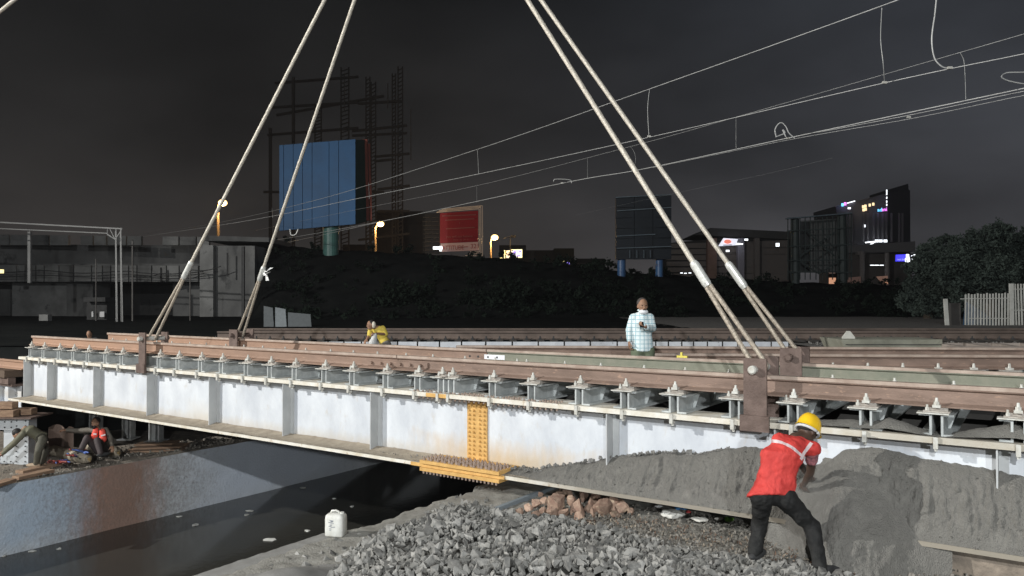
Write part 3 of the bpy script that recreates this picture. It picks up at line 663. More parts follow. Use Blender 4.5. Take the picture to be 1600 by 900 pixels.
# pour of dust falling off the flange beside the worker
def pourf(u, v):
    x = -2.15 + 1.55 * u; z = -1.50 - (.86) * v; f = min(1, max(0, (-1.5 - z) / .83))
    c = -1.46 + .10 * f; w = .22 + .26 * f; bell = math.exp(-((x - c) / w) ** 2)
    zt = ztop(x); g0 = min(1, max(0, (z + 2.05) / (zt + 2.05))); y0 = (YW - .012 - .378 * (1 - g0) ** .62 + .05) if z > -2.05 else YW - .34
    y = y0 - (.13 + .40 * f ** .8) * bell
    n = .045 * fbm(x * 1.3, z, 3, 2.6) + .022 * fbm(x * 1.5, z * .8, 7, 8) + .008 * fbm(x, z, 5, 30)
    return V((x, y - n * min(1, bell * 1.6), z))
tag(MB().grid(pourf, 160, 120).build('fallen_dust', DUST, smooth=True, kind='stuff'), 'cone of grey dust spilling from the flange beside the helmeted worker', 'dust')
# loose stones along the crest of the dust and dust on the top flange
ls = MB()
for i in range(90):
    x = random.uniform(-5.0, -2.6); s = random.uniform(.015, .045) * (1 if x < -2.9 else .6); add_rock(ls, (x, YW - .04 - .05 * random.random(), ztop(x) + s * .3), s)
for i in range(60):
    x = random.uniform(-7.4, -4.9); s = random.uniform(.008, .02); add_rock(ls, (x, YW - .03 - .25 * random.random(), -2.03), s)
for i in range(70): x = random.uniform(-5.35, -4.75); add_rock(ls, (x, YW - .04 - .16 * random.random(), -2.02 + .03 * random.random()), random.uniform(.012, .035))
lu = MB()
for i in range(420):
    x = random.uniform(-4.6, 2.2); g0 = random.random() ** 1.6; zt = ztop(x); add_rock(lu, (x, YW - .012 - .378 * (1 - g0) ** .62 - .01, -2.05 + (zt + 2.05) * g0 + .01), random.uniform(.005, .016))
tag(lu.build('dust_lumps', DUST, kind='stuff'), 'small lumps sticking in the bank of stone dust', 'stones')
tag(ls.build('loose_stones', STONE, kind='stuff'), 'small grey stones along the crest of the dust bank', 'stones')
def td(u, v):
    x = -2.1 + 4.6 * u; y = YW - .19 + .36 * v; h = max(0, .07 + .11 * fbm(x, 1, 0, 1.6)) * (math.sin(math.pi * min(1, v * .9 + .1))) * min(1, (x + 2.1) * 2)
    return V((x, y, ZT + .002 + h))
tag(MB().grid(td, 160, 12).build('flange_top_dust', DUST, smooth=True, kind='stuff'), 'grey dust lying on the top flange between the sleepers at the right', 'dust')

# sill of steel channel beside the slab, edge of the concrete pad
MB().box((-4.98, 6.1, GZ - .05), (-4.93, 8.3, GZ + .045)).build('pad_edge', flat('pad_steel', (.22, .25, .27)), kind='structure')
MB().grid(lambda u, v: V((-5.62 + .64 * u, 5.9 + 2.5 * v, GZ + .025 + .01 * fbm(u * 3, v * 9, 0, 2))), 30, 60).build('concrete_pad', BANK, kind='structure', smooth=True)
# sill under the right part of the girder
MB().box((-1.6, 7.55, -2.42), (4, 8.2, -2.10)).build('girder_sill', M('sill_concrete', (.26, .215, .17), (.13, .11, .09), scale=6, rough=.95, bump=.8, bscale=20), kind='structure')
# grey crusher dust mound at the bottom
tag(MB().grid(lambda u, v: (lambda x, y: V((x, y, GZ - .03 + .22 * math.exp(-((x + 4.95) / .42) ** 2 - ((y - 4.0) / .55) ** 2) + .008 * fbm(x, y, 0, 9))))(-6.0 + 2 * u, 1.4 + 4 * v), 60, 90).build('dust_mound', M('cement_dust', (.27, .265, .25), (.22, .215, .20), scale=9, rough=1, bump=.3, bscale=90), smooth=True, kind='stuff'), 'smooth mound of fine grey dust at the bottom of the picture', 'dust')

# jerrycan
jc = pz(525, 836, GZ); jr = thing('jerrycan', jc, 'dirty white plastic jerrycan standing on the canal edge', 'jerrycan')
ang = V((.93, .37, 0)).normalized(); jn = V((-ang.y, ang.x, 0))
mb = MB(); hw, hd, hh = .096, .072, .262
rings = [(0, .90), (.012, 1.), (.10, 1.), (.20, 1.), (.238, .93), (.255, .72), (.262, .50)]
nn = 24; vs = []
for z, k in rings:
    for i in range(nn):
        q = 2 * math.pi * i / nn; cx, sy = math.cos(q), math.sin(q); cx = math.copysign(abs(cx) ** .35, cx); sy = math.copysign(abs(sy) ** .35, sy)
        vs.append(jc + ang * cx * hw * (1 - (1 - k) * .7) + jn * sy * hd * (1 - (1 - k) * .9) + V((0, 0, z * .84)))
fs = [(j * nn + i, j * nn + (i + 1) % nn, (j + 1) * nn + (i + 1) % nn, (j + 1) * nn + i) for j in range(len(rings) - 1) for i in range(nn)] + [tuple(range(nn))[::-1], tuple(range((len(rings) - 1) * nn, len(rings) * nn))]
mb.add(vs, fs); PLW = M('can_plastic', (.66, .66, .62), (.52, .51, .46), scale=14, rough=.45, c3=(.3, .27, .22), c3s=12, c3t=.66)
mb.build('can_body', PLW, jr, smooth=True)
MB().tube([jc + ang * x + V((0, 0, z)) for x, z in ((-.06, .205), (-.045, .238), (.0, .244), (.03, .234), (.035, .21))], .010, 8).build('handle', PLW, jr, smooth=True)
MB().cyl(jc + ang * .062 + V((0, 0, .205)), jc + ang * .066 + V((0, 0, .232)), .02, .02, 14).build('neck', PLW, jr)
sc = MB()
for k in range(9):
    z = .165 - k * .012; q = jc - jn * (hd + .0015) + ang * (-.035 + .012 * math.sin(k * 2.3)) + V((0, 0, z)); sc.bar(q, q + ang * random.uniform(.02, .05) + V((0, 0, random.uniform(-.01, .01))), .002, .004)
sc.build('marker_writing', flat('ink', (.10, .12, .18)), jr)

# floating litter
FLT = flat('foam_white', (.6, .6, .56), .8)
for i, (px, py, L, w) in enumerate([(390, 798, .16, .03), (386, 804, .07, .05), (305, 820, .10, .06), (280, 807, .12, .03), (50, 861, .10, .04), (92, 857, .05, .03), (473, 762, .14, .05), (522, 779, .07, .03), (421, 843, .22, .06), (8, 868, .06, .04), (550, 791, .07, .03), (481, 829, .10, .03)]):
    p = pz(px, py, WZ + .008); mb = MB(); mb.ell(p, RH * L * .6, FH * w * 1.7, V((0, 0, .010)), 12, 5)
    for v in mb.v: v.x += .04 * fbm(v.x * 14, v.y * 14, i); v.z += .01 * fbm(v.x, v.y, i, 12)
    tag(mb.build('floating_scrap', FLT), ['long white scrap', 'small white scrap', 'curled pale scrap', 'thin pale scrap', 'flat scrap', 'tiny scrap', 'white scrap', 'tiny pale scrap', 'largest white scrap', 'small scrap', 'small pale scrap', 'dull scrap'][i] + ' floating on the canal ' + ['right of the rust stain', 'just below the long white scrap', 'beyond the middle of the water', 'near the rust stain foot', 'at the foot of the far wall on the left', 'beside the flat scrap near the wall foot', 'below the bend of the wall under the girder', 'on the dark water under the girder', 'left of the jerrycan by the near edge', 'at the very left border of the water', 'in the darkest water above the jerrycan', 'close to the jerrycan'][i], 'floating litter', 'litter floating on the canal')

# ------------------------------------------------------------------ far bank clutter
def fbz(px, py, dz=0.): return pz(px, py, FZ + dz)
cr = thing('bolted_trestle', fbz(20, 725), 'white bolted steel trestle behind the bending worker at the left edge', 'trestle')
CR = M('trestle_paint', (.52, .54, .55), (.42, .44, .45), scale=6, rough=.5)
base = fbz(45, 726); ox = RH; 
def T(u, w, z): return base + RH * u + FH * w + V((0, 0, z))
def tb(u0, u1, w0, w1, z0, z1, mb): return mb.hexa([T(u0, w0, z0), T(u1, w0, z0), T(u1, w1, z0), T(u0, w1, z0), T(u0, w0, z1), T(u1, w0, z1), T(u1, w1, z1), T(u0, w1, z1)])
for (a, b, z0, z1) in ((-.30, -.02, 0, .93), (-1.2, -.9, 0, .93)): mb = MB(); tb(a, b, 0, .05, z0, z1, mb); mb.build('post', CR, cr)
for (z0, z1) in ((.70, .9), (.02, .17)): mb = MB(); tb(-1.6, -.301, .01, .045, z0, z1, mb); mb.build('beam', CR, cr)
mb = MB(); tb(-.02, .0, -.02, .25, 0, .93, mb); mb.build('edge_angle', CR, cr)
mb = MB(); tb(-.55, -.34, .06, .2, .15, .7, mb); mb.build('inner_strut', CR, cr)
mb = MB()
for (u0, u1, z0, z1, nu_, nz_) in ((-.25, -.07, .06, .88, 2, 9), (-1.55, -.36, .75, .86, 10, 2), (-1.55, -.36, .06, .14, 10, 1)):
    for i in range(nu_):
        for k in range(nz_):
            p = T(u0 + (u1 - u0) * i / max(1, nu_ - 1), -.001, z0 + (z1 - z0) * k / max(1, nz_ - 1)); mb.cyl(p, p - FH * .012, .014, .014, 8)
mb.build('bolts', DARK, cr, kind='stuff')
mb = MB(); tb(-1.7, .12, -.15, .6, .935, .965, mb); mb.build('top_plate', PLATE, cr)
mb = MB(); tb(-.4, .3, -.2, .1, -.0, .03, mb)
# timber stack on the trestle
for i, (a, b, w, z, lb) in enumerate(((-1.7, -.25, -.12, .97, 'lower reddish timber on the trestle top at the left edge'), (-1.6, -.05, .14, .975, 'longer timber behind the lower one on the trestle top'), (-1.7, -.35, 0, 1.12, 'topmost timber of the stack on the trestle'))):
    mb = MB(); tb(a, b, w, w + .2, z, z + .13, mb); tag(mb.build('timber', WOOD), lb, 'timber', 'timbers stacked on the trestle')
for i, (p0, p1, lb) in enumerate((((30, 738), (92, 724), 'rear reddish plank in front of the trestle foot'), ((24, 747), (80, 735), 'front plank lying at the canal edge by the trestle'), ((-15, 760), (18, 750), 'plank cut off by the left border of the view'))):
    mb = MB(); a, b = fbz(*p0, .04), fbz(*p1, .04); mb.bar(a, b, .2, .06); tag(mb.build('plank', WOOD), lb, 'plank', 'planks on the far bank')
# steel support columns on cribbing
PED = M('pedestal_grey', (.42, .43, .42), (.28, .28, .27), scale=5, rough=.6, c3=(.2, .17, .14), c3s=8, c3t=.6)
for (px, py, w, h, lb) in ((244, 688, .24, .60, 'grey steel pedestal on stacked plates under the girder'), (201, 684, .20, .62, 'grey steel pedestal left of the stacked plates'), (150, 672, .22, .7, 'shadowed steel pedestal farther behind the seated worker')):
    b = fbz(px, py, .12); r = thing('steel_pedestal', b, lb, 'pedestal', 'pedestals under the girder'); z = V((0, 0, 1))
    MB().obox(b + z * h / 2, RH, FH, z, w * .5, .01, h / 2).obox(b + z * h / 2 - RH * w * .45, RH, FH, z, .012, .12, h / 2).obox(b + z * h / 2 + RH * w * .45, RH, FH, z, .012, .12, h / 2).obox(b + z * h / 2 + RH * w * .1 - FH * .06, RH, FH, z, .01, .05, h / 2).build('column', PED, r)
    MB().obox(b - z * .012, RH, FH, z, w * .85, .22, .012).build('base_plate', PED, r); MB().obox(b + z * (h + .012), RH, FH, z, w * .7, .18, .012).build('cap_plate', PED, r)
for i, (px, py, L, w, z, lb) in enumerate(((247, 702, .60, .32, .02, 'widest board at the bottom of the stack under the pedestal'), (252, 697, .50, .30, .06, 'middle board of the stack under the pedestal'), (246, 692, .40, .26, .10, 'top board of the stack under the pedestal'))):
    b = fbz(px, py, z); tag(MB().obox(b, RH * .97 + FH * .2, FH, (0, 0, 1), L, w * .8, .018).build('board', WOOD), lb, 'board', 'boards under the pedestal')
# gas cylinders and hoses
GAS = M('gas_cylinder_paint', (.34, .30, .23), (.24, .2, .15), scale=8, rough=.6, c3=(.15, .12, .09), c3s=10, c3t=.6)
for (x0, y0, x1, y1, lb) in ((108, 712, 138, 718, 'gas cylinder lying at the canal edge in front of the seated worker'), (163, 703, 184, 708, 'gas cylinder lying right of the seated worker')):
    a, b = fbz(x0 - 25, y0 - 8, .12), fbz(x1, y1 - 1, .12); d = (b - a).normalized(); r = thing('gas_cylinder', (a + b) / 2 - V((0, 0, .12)), lb, 'gas cylinder', 'gas cylinders on the far bank')
    MB().tube([a, a + d * .02, b - d * .14, b - d * .05, b], [.09, .115, .115, .095, .055], 20).build('shell', GAS, r, smooth=True)
    MB().cyl(b, b + d * .05, .035, .03, 10).cyl(b + d * .05, b + d * .09, .018, .018, 8).cyl(b + d * .07 - V((0, 0, .05)), b + d * .07 + V((0, 0, .05)), .012, .012, 8).build('valve', flat('brass', (.5, .38, .2), .4, metal=.6), r)
    MB().cyl(b - d * .03, b + d * .03, .062, .062, 16).build('neck_ring', GAS, r)
def hose(pts, r, col, label):
    P = [V(p) for p in pts]; cu = []
    for i in range(len(P) - 1):
        p0, p1, p2, p3 = P[max(i - 1, 0)], P[i], P[i + 1], P[min(i + 2, len(P) - 1)]
        for k in range(8):
            t = k / 8; cu.append(.5 * ((2 * p1) + (p2 - p0) * t + (2 * p0 - 5 * p1 + 4 * p2 - p3) * t * t + (3 * p1 - p0 - 3 * p2 + p3) * t ** 3))
    cu.append(P[-1]); return MB().tube(cu, r, 6).build('hose', flat('hose_' + col[0], col[1], .5), smooth=True), label
for j in range(9):
    col = [('red', (.36, .06, .05)), ('blue', (.10, .16, .42)), ('maroon', (.24, .07, .06))][j % 3]
    if j < 5: pts = [fbz(118 + random.uniform(-16, 22), 706 + random.uniform(-4, 8), random.uniform(.02, .3)) for _ in range(6)]
    else: pts = [fbz(92 + random.uniform(-16, 20), 722 + random.uniform(-4, 3), random.uniform(.02, .22)) for _ in range(6)]
    o, _ = hose(pts, .014, col, ''); tag(o, ['red hose coiled between the two gas cylinders', 'blue hose coiled between the two gas cylinders', 'maroon hose coiled between the two gas cylinders', 'second red hose looping above the gas cylinders', 'second blue hose looping above the gas cylinders', 'maroon hose at the feet of the bending worker', 'red hose at the feet of the bending worker', 'blue hose at the feet of the bending worker', 'second maroon hose trailing by the bending worker'][j], 'hose', 'gas hoses on the far bank')
fr = MB()
for i in range(420):
    px = random.uniform(150, 470); p = fbz(px, 706 - (px - 250) * .10 + random.uniform(-14, 3), .02); p.x = min(p.x, XF - .12); add_rock(fr, p, random.uniform(.02, .07))
for i in range(300): p = fbz(random.uniform(-20, 200), random.uniform(716, 745), .01); p.x = min(p.x, XF - .1); add_rock(fr, p, random.uniform(.01, .04))
fr.build('bank_rubble', M('bank_rubble_m', (.26, .235, .2), (.13, .12, .10), scale=6, detail=2, rough=.95, lo=.42, hi=.58), kind='stuff')
pb = fbz(88, 712); 
mb = MB().grid(lambda u, v: fbz(75, 714) + RH * (.62 * u) + FH * (.15 * math.sin(u * 5)) + V((0, 0, .62 * v + .05 * math.sin(u * 9) * v)), 16, 10)
tag(mb.build('brown_sheet', flat('brown_board', (.13, .09, .07))), 'dark brown board standing behind the bending worker', 'board')

# ================================================================== TRACKSIDE AT THE RIGHT
cb_ = MB().hexa([lt(6.9, 15.9, -1.02), lt(8.9, 15.9, -1.02), lt(8.9, 17, -1.02), lt(6.9, 17, -1.02), lt(6.8, 15.9, -.80), lt(8.9, 15.9, -.80), lt(8.9, 17, -.80), lt(6.8, 17, -.80)])
cb = cb_.build('concrete_block', M('block_concrete', (.31, .31, .25), (.22, .215, .17), scale=3, rough=.95, bump=.4, bscale=20)); tag(cb, 'long pale concrete block carrying a white triangular marker', 'concrete block')
MB().bar(lt(6.9, 15.89, -.905), lt(8.9, 15.89, -.905), .02, .012).build('joint', DARK, cb)
mk = MB().prism([(-.13, 0), (.13, 0), (.13, .03), (.03, .16), (-.03, .16), (-.13, .03)], lt(7.1, 16.2, -.798), lt(7.1, 16.25, -.798), RH, V((0, 0, 1)))
tag(mk.build('marker_stone', flat('marker_white', (.62, .61, .55))), 'white triangular marker standing on the long concrete block', 'marker')
fc = lt(10.0, 16, 0)
ld = thing('old_track_panel', lt(10, 16, -1.0), 'old ladder like track panel lying on gravel at the right', 'track panel')
TP = M('panel_concrete', (.36, .31, .27), (.25, .21, .18), scale=5, rough=.9)
for (lb_, t_) in ((0, 15.0), (0, 16.3)): MB().bar(lt(8.45, t_, -.94), lt(10.6 if t_ < 16 else 11.1, t_, -.94), .14, .10).build('side_beam', TP, ld)
for k in range(4): MB().bar(lt(8.85 + k * .52, 15.07, -.93), lt(8.98 + k * .6, 16.23, -.93), .12, .08).build('rung', TP, ld)
gv = MB()
for i in range(1300): la = random.uniform(6.9, 13); t_ = random.uniform(13.8, 18.2); add_rock(gv, lt(la, t_, -1.0 + .03 * random.random()), random.uniform(.02, .05))
gv.build('track_gravel', M('gravel_mix', (.24, .23, .215), (.13, .125, .115), scale=8, detail=2, rough=.95, lo=.42, hi=.58), kind='stuff')
for i, (px, py, lb) in enumerate(((1235, 525, 'pale stone just left of the long concrete block'), (1352, 528, 'pale stone just right of the long concrete block'), (1388, 527, 'second pale stone right of the concrete block'), (1470, 528, 'pale stone at the left end of the old track panel'), (1545, 529, 'pale stone above the right half of the old track panel'), (1578, 532, 'pale stone right of the old track panel'))):
    p = pz(px, py, -.98); mb = MB(); add_rock(mb, p, .09); tag(mb.build('pale_stone', flat('pale_stone', (.42, .40, .36))), lb, 'rock', 'pale stones beside the farthest rails')
yc = pY(1067, 557, YR2 + .02); yb = MB().obox(V((yc.x, YR2, ZR + .018)), (1, 0, 0), (0, 1, 0), (0, 0, 1), .07, .02, .013).obox(V((yc.x - .01, YR2, ZR + .045)), (1, 0, 0), (0, 1, 0), (0, 0, 1), .012, .012, .03)
tag(yb.build('yellow_clamp', flat('bright_yellow', (.7, .6, .12))), 'small yellow clamp left on the far rail of the lifted span', 'clamp')
# white picket fence
FW_ = M('fence_white', (.60, .60, .56), (.48, .48, .44), scale=4, rough=.7)
ft = 32.0
fen = thing('picket_fence', pt(1560, 510, ft), 'white metal picket fence running out of the view at the right', 'fence')
def fpk(px, py): return pt(px, py, ft)
pk = None
for k in range(15):
    px = 1508.5 + k * 4.75; tp = 460 - (k % 3 == 1) * 1.2 - k * .12
    MB().bar(fpk(px, 511), fpk(px + .3, tp), .055, .03, FH).build('picket', FW_, fen)
for k in range(12):
    px = 1586 + k * 4.7; MB().bar(fpk(px + 2, 511), fpk(px - .3, 443.5), .055, .03, FH).build('picket', FW_, fen)
MB().bar(fpk(1501, 467), fpk(1577, 466), .06, .03).build('rail', FW_, fen); MB().bar(fpk(1512, 497.5), fpk(1577, 497.5), .05, .03).build('rail', FW_, fen)
MB().bar(fpk(1583, 452), fpk(1640, 451), .06, .03).build('rail', FW_, fen); MB().bar(fpk(1583, 485), fpk(1640, 483), .06, .03).build('rail', FW_, fen)
MB().bar(fpk(1581, 511), fpk(1580, 443), .16, .08, FH).build('post', FW_, fen)
tag(MB().bar(fpk(1480, 511), fpk(1477, 467), .14, .1, FH).build('leaning_post', FW_), 'single white post leaning left of the picket fence', 'post')
tag(MB().obox(pt(1492, 492, ft + .3), RH, FH, (0, 0, 1), .23, .03, .50).build('slatted_panel', DSTEEL), 'dark slatted panel between the leaning post and the fence', 'panel')
tp_ = MB(); tp_.add([pt(1504, 512, ft + .3), pt(1560, 512, ft + .3), pt(1540, 490, ft + .35), pt(1508, 470, ft + .35), pt(1504, 512, ft + .5), pt(1560, 512, ft + .5), pt(1540, 490, ft + .5), pt(1508, 470, ft + .5)], [(0, 1, 2, 3), (7, 6, 5, 4), (0, 4, 5, 1), (1, 5, 6, 2), (2, 6, 7, 3), (3, 7, 4, 0)])
tag(tp_.build('tarpaulin', flat('tarp_blue', (.05, .11, .2))), 'dark blue tarpaulin leaning behind the picket fence', 'tarpaulin')

# ================================================================== OVERHEAD WIRES
WIRE = M('copper_wire', (.55, .55, .53), (.42, .42, .41), scale=4, rough=.45, metal=.1)
def wpt(px, py, z): t = z * FOC / (470 - py); return pt(px, py, t)
def spl(pts, n=14):
    P = pts; cu = []
    for i in range(len(P) - 1):
        p0, p1, p2, p3 = P[max(i - 1, 0)], P[i], P[i + 1], P[min(i + 2, len(P) - 1)]
        for k in range(n):
            t = k / n; cu.append(.5 * ((2 * p1) + (p2 - p0) * t + (2 * p0 - 5 * p1 + 4 * p2 - p3) * t * t + (3 * p1 - p0 - 3 * p2 + p3) * t ** 3))
    return cu + [P[-1]]
def wire(lst, z, r, label, name='overhead_wire'):
    P = spl([wpt(px, py, z) for px, py in lst]); return tag(MB().tube(P, r, 6).build(name, WIRE, smooth=True), label, 'wire', 'overhead line wires'), lst
w1 = [(1560, -64), (1400, 1), (1015, 139), (747, 233), (500, 311), (330, 350), (205, 368)]
w2 = [(1680, 65), (1600, 84), (1380, 130), (1012, 215), (747, 272), (560, 310), (380, 346), (200, 373)]
w3 = [(1700, 24), (1600, 53), (1500, 82), (1150, 183), (985, 229), (745, 290), (560, 327), (400, 360)]
w4 = [(1700, 117), (1600, 138), (1230, 216), (1000, 265), (870, 288), (600, 345), (430, 375), (300, 391), (180, 408), (60, 412)]
w5 = [(1700, 132), (1600, 149), (1420, 186), (1230, 219), (1020, 262)]
w6 = [(1700, 126), (1600, 142.5), (1420, 180), (1240, 214)]
w7 = [(610, 343), (430, 382), (300, 400), (200, 412), (90, 419)]
w8 = [(1300, 247), (1200, 271), (1050, 303), (900, 336)]
wire(w1, 6.3, .010, 'topmost wire crossing both sling pairs from the upper right'); wire(w2, 4.9, .009, 'wire below the topmost one meeting its droppers'); wire(w3, 6.2, .006, 'thin wire rising above the others at the right border')
wire(w4, 4.9, .014, 'thick pale contact wire, lowest of the bright ones'); wire(w5, 4.9, .006, 'thin wire just under the thick contact wire at the right'); wire(w6, 4.9, .008, 'wire clipped beside the thick contact wire at the right')
wire(w7, 4.8, .012, 'lower wire of the pair passing before the viaduct at the left'); wire(w8, 6, .002, 'very faint wire behind the dark billboard')
def drop(a, b, za, zb, mid, r, lb):
    A, B = wpt(*a, za), wpt(*b, zb); tA = A.dot(FH); A2_, B2_ = A, pt(b[0], b[1], B.dot(FH)); P = [A2_] + [pt(px, py, (A.dot(FH) + B.dot(FH)) / 2) for px, py in mid] + [B2_]
    tag(MB().tube(spl(P, 6), r, 5).build('dropper', WIRE, smooth=True), lb, 'dropper wire', 'droppers of the overhead line')
DR = [((1378, 11), (1382, 129), 6.3, 4.9, [(1376, 60), (1380, 100)], .008, 'dropper hanging left of the curved jumper at the upper right'),
      ((1015, 139), (1014, 213), 6.3, 4.9, [(1012, 170)], .008, 'dropper between the second pair of slings'), ((746, 233), (748, 272), 6.3, 4.9, [], .008, 'dropper right of the blue billboard'),
      ((576, 285), (577, 310), 6.3, 4.9, [], .007, 'dropper beside the right edge of the blue billboard'), ((425, 325), (426, 340), 6.3, 4.9, [], .008, 'dropper left of the blue billboard'),
      ((1150, 183), (1150, 231), 6.2, 4.9, [], .006, 'thin dropper right of the slings, half way along'), ((1500, 82), (1509, 155), 6.2, 4.9, [(1506, 95), (1508, 120)], .006, 'thin bent dropper at the right'),
      ((918, 246), (918, 279), 6.2, 4.9, [], .006, 'thin dropper left of the second sling pair'), ((745, 290), (745, 316), 6.2, 4.9, [], .006, 'lowest thin dropper below the one right of the billboard'), ((985, 229), (991, 263), 6.2, 4.9, [(991, 238), (993, 250)], .006, 'bent thin dropper touching the nearer sling')]
for a in DR: drop(*a)
def loopw(pts, t, r, lb): tag(MB().tube(spl([pt(px, py, t) for px, py in pts], 8), r, 6).build('jumper_wire', WIRE, smooth=True), lb, 'jumper wire', 'jumper wires on the overhead line')
loopw([(1464, -12), (1461, 20), (1456, 60), (1460, 90), (1472, 104), (1485, 107)], 16.5, .016, 'curved jumper wire hanging at the upper right')
loopw([(1612, 113), (1590, 113), (1572, 114), (1565, 120), (1575, 126), (1600, 131), (1615, 131)], 17, .014, 'wire loop cut by the right border')
loopw([(1213, 214), (1211, 203), (1216, 194), (1222, 192), (1228, 198), (1233, 208), (1242, 216)], 22, .016, 'small loop standing on the contact wire right of centre')
loopw([(1212, 214), (1226, 208), (1223, 203), (1228, 214)], 22, .018, 'small clamp under the standing loop')
for (px, py, t, lb) in ((1484, 106, 16.2, 'small clamp at the foot of the curved jumper wire'), (1420, 183, 21, 'small clamp hanging between the thick contact wire and the thin one below'), (1382, 129, 17, 'small clamp at the foot of the rightmost bright dropper'), (1231, 216, 22.5, 'small clamp at the foot of the standing wire loop'), (878, 286, 32, 'small clamp on the contact wire near the picture centre'), (1014, 213, 23, 'small clamp at the foot of the dropper between the slings')):
    c = pt(px, py, t); tag(MB().obox(c, RH, FH, UP, .05, .02, .025).build('wire_clamp', GALVL), lb, 'clamp', 'clamps on the overhead wires')
loopw([(865, 284), (868, 280), (890, 281), (893, 286)], 31.5, .014, 'short parallel wire piece clipped near the picture centre')
loopw([(453, 358), (455, 367), (462, 366), (466, 358)], 40, .03, 'hook shaped fitting on the wire at the foot of the blue billboard')

# portal mast at the left
PM = M('mast_steel', (.24, .24, .235), (.18, .18, .175), scale=2, rough=.6)
pr = thing('portal_mast', pt(186, 522, 42), 'lattice steel portal mast carrying a beam at the left', 'portal mast')
t_ = 42
for dx in (-5.5, -3, 3, 5.5): pass
for (xa, xb) in ((181.5, 184), (189, 192.5)): MB().bar(pt(xb, 540, t_), pt(xa, 358, t_), .05, .05, FH).build('leg', PM, pr)
for (xa, xb) in ((180.5, 182), (188, 190)): MB().bar(pt(xb, 540, t_ + .4), pt(xa, 360, t_ + .4), .04, .04, FH).build('leg', PM, pr)
mb = MB()
mb.bar(pt(168, 356, t_), pt(191, 357, t_), .05, .05).bar(pt(168, 366, t_), pt(180, 374, t_), .05, .05).bar(pt(180, 374, t_), pt(191, 358, t_), .04, .04).bar(pt(172, 358, t_), pt(180, 374, t_), .04, .04).bar(pt(168, 368, t_), pt(168, 356, t_), .04, .04)
mb.build('corner_brace', PM, pr)
MB().bar(pt(-120, 341, t_), pt(190, 357.5, t_), .08, .07).build('top_beam', PM, pr); MB().bar(pt(-120, 352, t_), pt(168, 364.5, t_), .06, .05).build('lower_beam', PM, pr)
for (px, y0, w, lb) in ((46.5, 362, .16, 'thick pale post standing before the left viaduct'), (150, 405, .05, 'thin dark post left of the portal mast'), (207, 375, .07, 'thin post right of the portal mast'), (297, 420, .05, 'thin post before the viaduct pier')):
    tag(MB().bar(pt(px, 530 if px != 46.5 else 442, 44), pt(px, y0, 44), w, w, FH).build('post', PM if w > .1 else DSTEEL), lb, 'post', 'posts before the viaduct')
lb_ = MB().obox(pt(71, 505, 44), RH, FH, (0, 0, 1), .25, .2, .5); tag(lb_.build('relay_box', VIAL), 'pale box standing at the foot of the left viaduct', 'box')
ks = thing('dark_kiosk', pt(158, 515, 46), 'small dark kiosk with an overhanging roof below the viaduct', 'kiosk')
MB().obox(pt(158, 493, 47), RH, FH, (0, 0, 1), .6, .5, 1.1).build('wall', DARK, ks); MB().obox(pt(157, 468, 46.6), RH, FH, (0, 0, 1), .65, .7, .13).build('roof', DARK, ks)
for (px, py, w) in ((145, 491, .05), (160, 491, .14)): MB().obox(pt(px, py, 46.2), RH, FH, (0, 0, 1), w, .05, .16).build('white_box', flat('box_white', (.6, .6, .6)), ks)

# ------------------------------------------------------------------ viaduct on the left
via = thing('viaduct', pt(200, 520, 62), 'grey concrete road viaduct with blocky parapet behind the left end of the span', 'viaduct')
def cbx(mb, x0, y0, x1, y1, t, dep, t2=None):
    t2 = t if t2 is None else t2
    a, b, c, d = pt(x0, y1, t), pt(x1, y1, t2), pt(x1, y0, t2), pt(x0, y0, t)
    mb.hexa([a, b, b + FH * dep, a + FH * dep, d, c, c + FH * dep, d + FH * dep]); return mb
def quad(mb, c, dep):   # c = four (px,py,t): bl br tr tl
    p = [pt(*q) for q in c]; mb.hexa([p[0], p[1], p[1] + FH * dep, p[0] + FH * dep, p[3], p[2], p[2] + FH * dep, p[3] + FH * dep]); return mb
quad(MB(), ((-260, 412, 58), (395, 413, 63), (395, 384, 63), (-260, 380, 58)), 4).build('deck', VIA, via)
x = -260.; i = 0
while x < 310:
    w = random.choice((17, 24, 31, 27, 21)); 
    if i % 5 != 4: quad(MB(), ((x, 383, 57.8), (x + w - 2.5, 383, 57.8), (x + w - 2.5, 366.5 + x * .012, 57.8), (x, 366.5 + x * .012, 57.8)), .3).build('parapet_block', VIAL if i % 3 else VIA, via)
    x += w; i += 1
x = -260.; i = 0
while x < 300:
    w = random.choice((20, 28, 23, 17, 13))
    quad(MB(), ((x, 440, 55.8), (x + w - 2, 440, 55.8), (x + w - 2, 414 + x * .004, 55.8), (x, 414 + x * .004, 55.8)), .8).build('fascia_panel', VIAL if i % 3 else VIA, via)
    x += w; i += 1
quad(MB(), ((-260, 441, 56.6), (313, 441, 56.6), (313, 412, 56.6), (-260, 412, 56.6)), 5).build('girder_band', VIA, via)
for (a, b, y0, t, mt) in ((-80, 16, 452, 60, VIA), (19, 140, 440, 58, VIAL), (104, 145, 441, 57.2, VIA), (270, 318, 440, 58, VIA), (312, 333, 383, 55.5, VIAL), (333, 398, 384, 56, VIA)):
    quad(MB(), ((a, 530, t), (b, 530, t), (b, y0, t), (a, y0, t)), 2.5).build('pier', mt, via)
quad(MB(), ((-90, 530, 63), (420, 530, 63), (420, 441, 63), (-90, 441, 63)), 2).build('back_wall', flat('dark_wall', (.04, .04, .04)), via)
quad(MB(), ((318, 376, 55.2), (420, 378, 58), (420, 371, 58), (318, 368, 55.2)), 6).build('pier_cap', VIA, via)
for i in range(22): a = -100 + i * 19; 
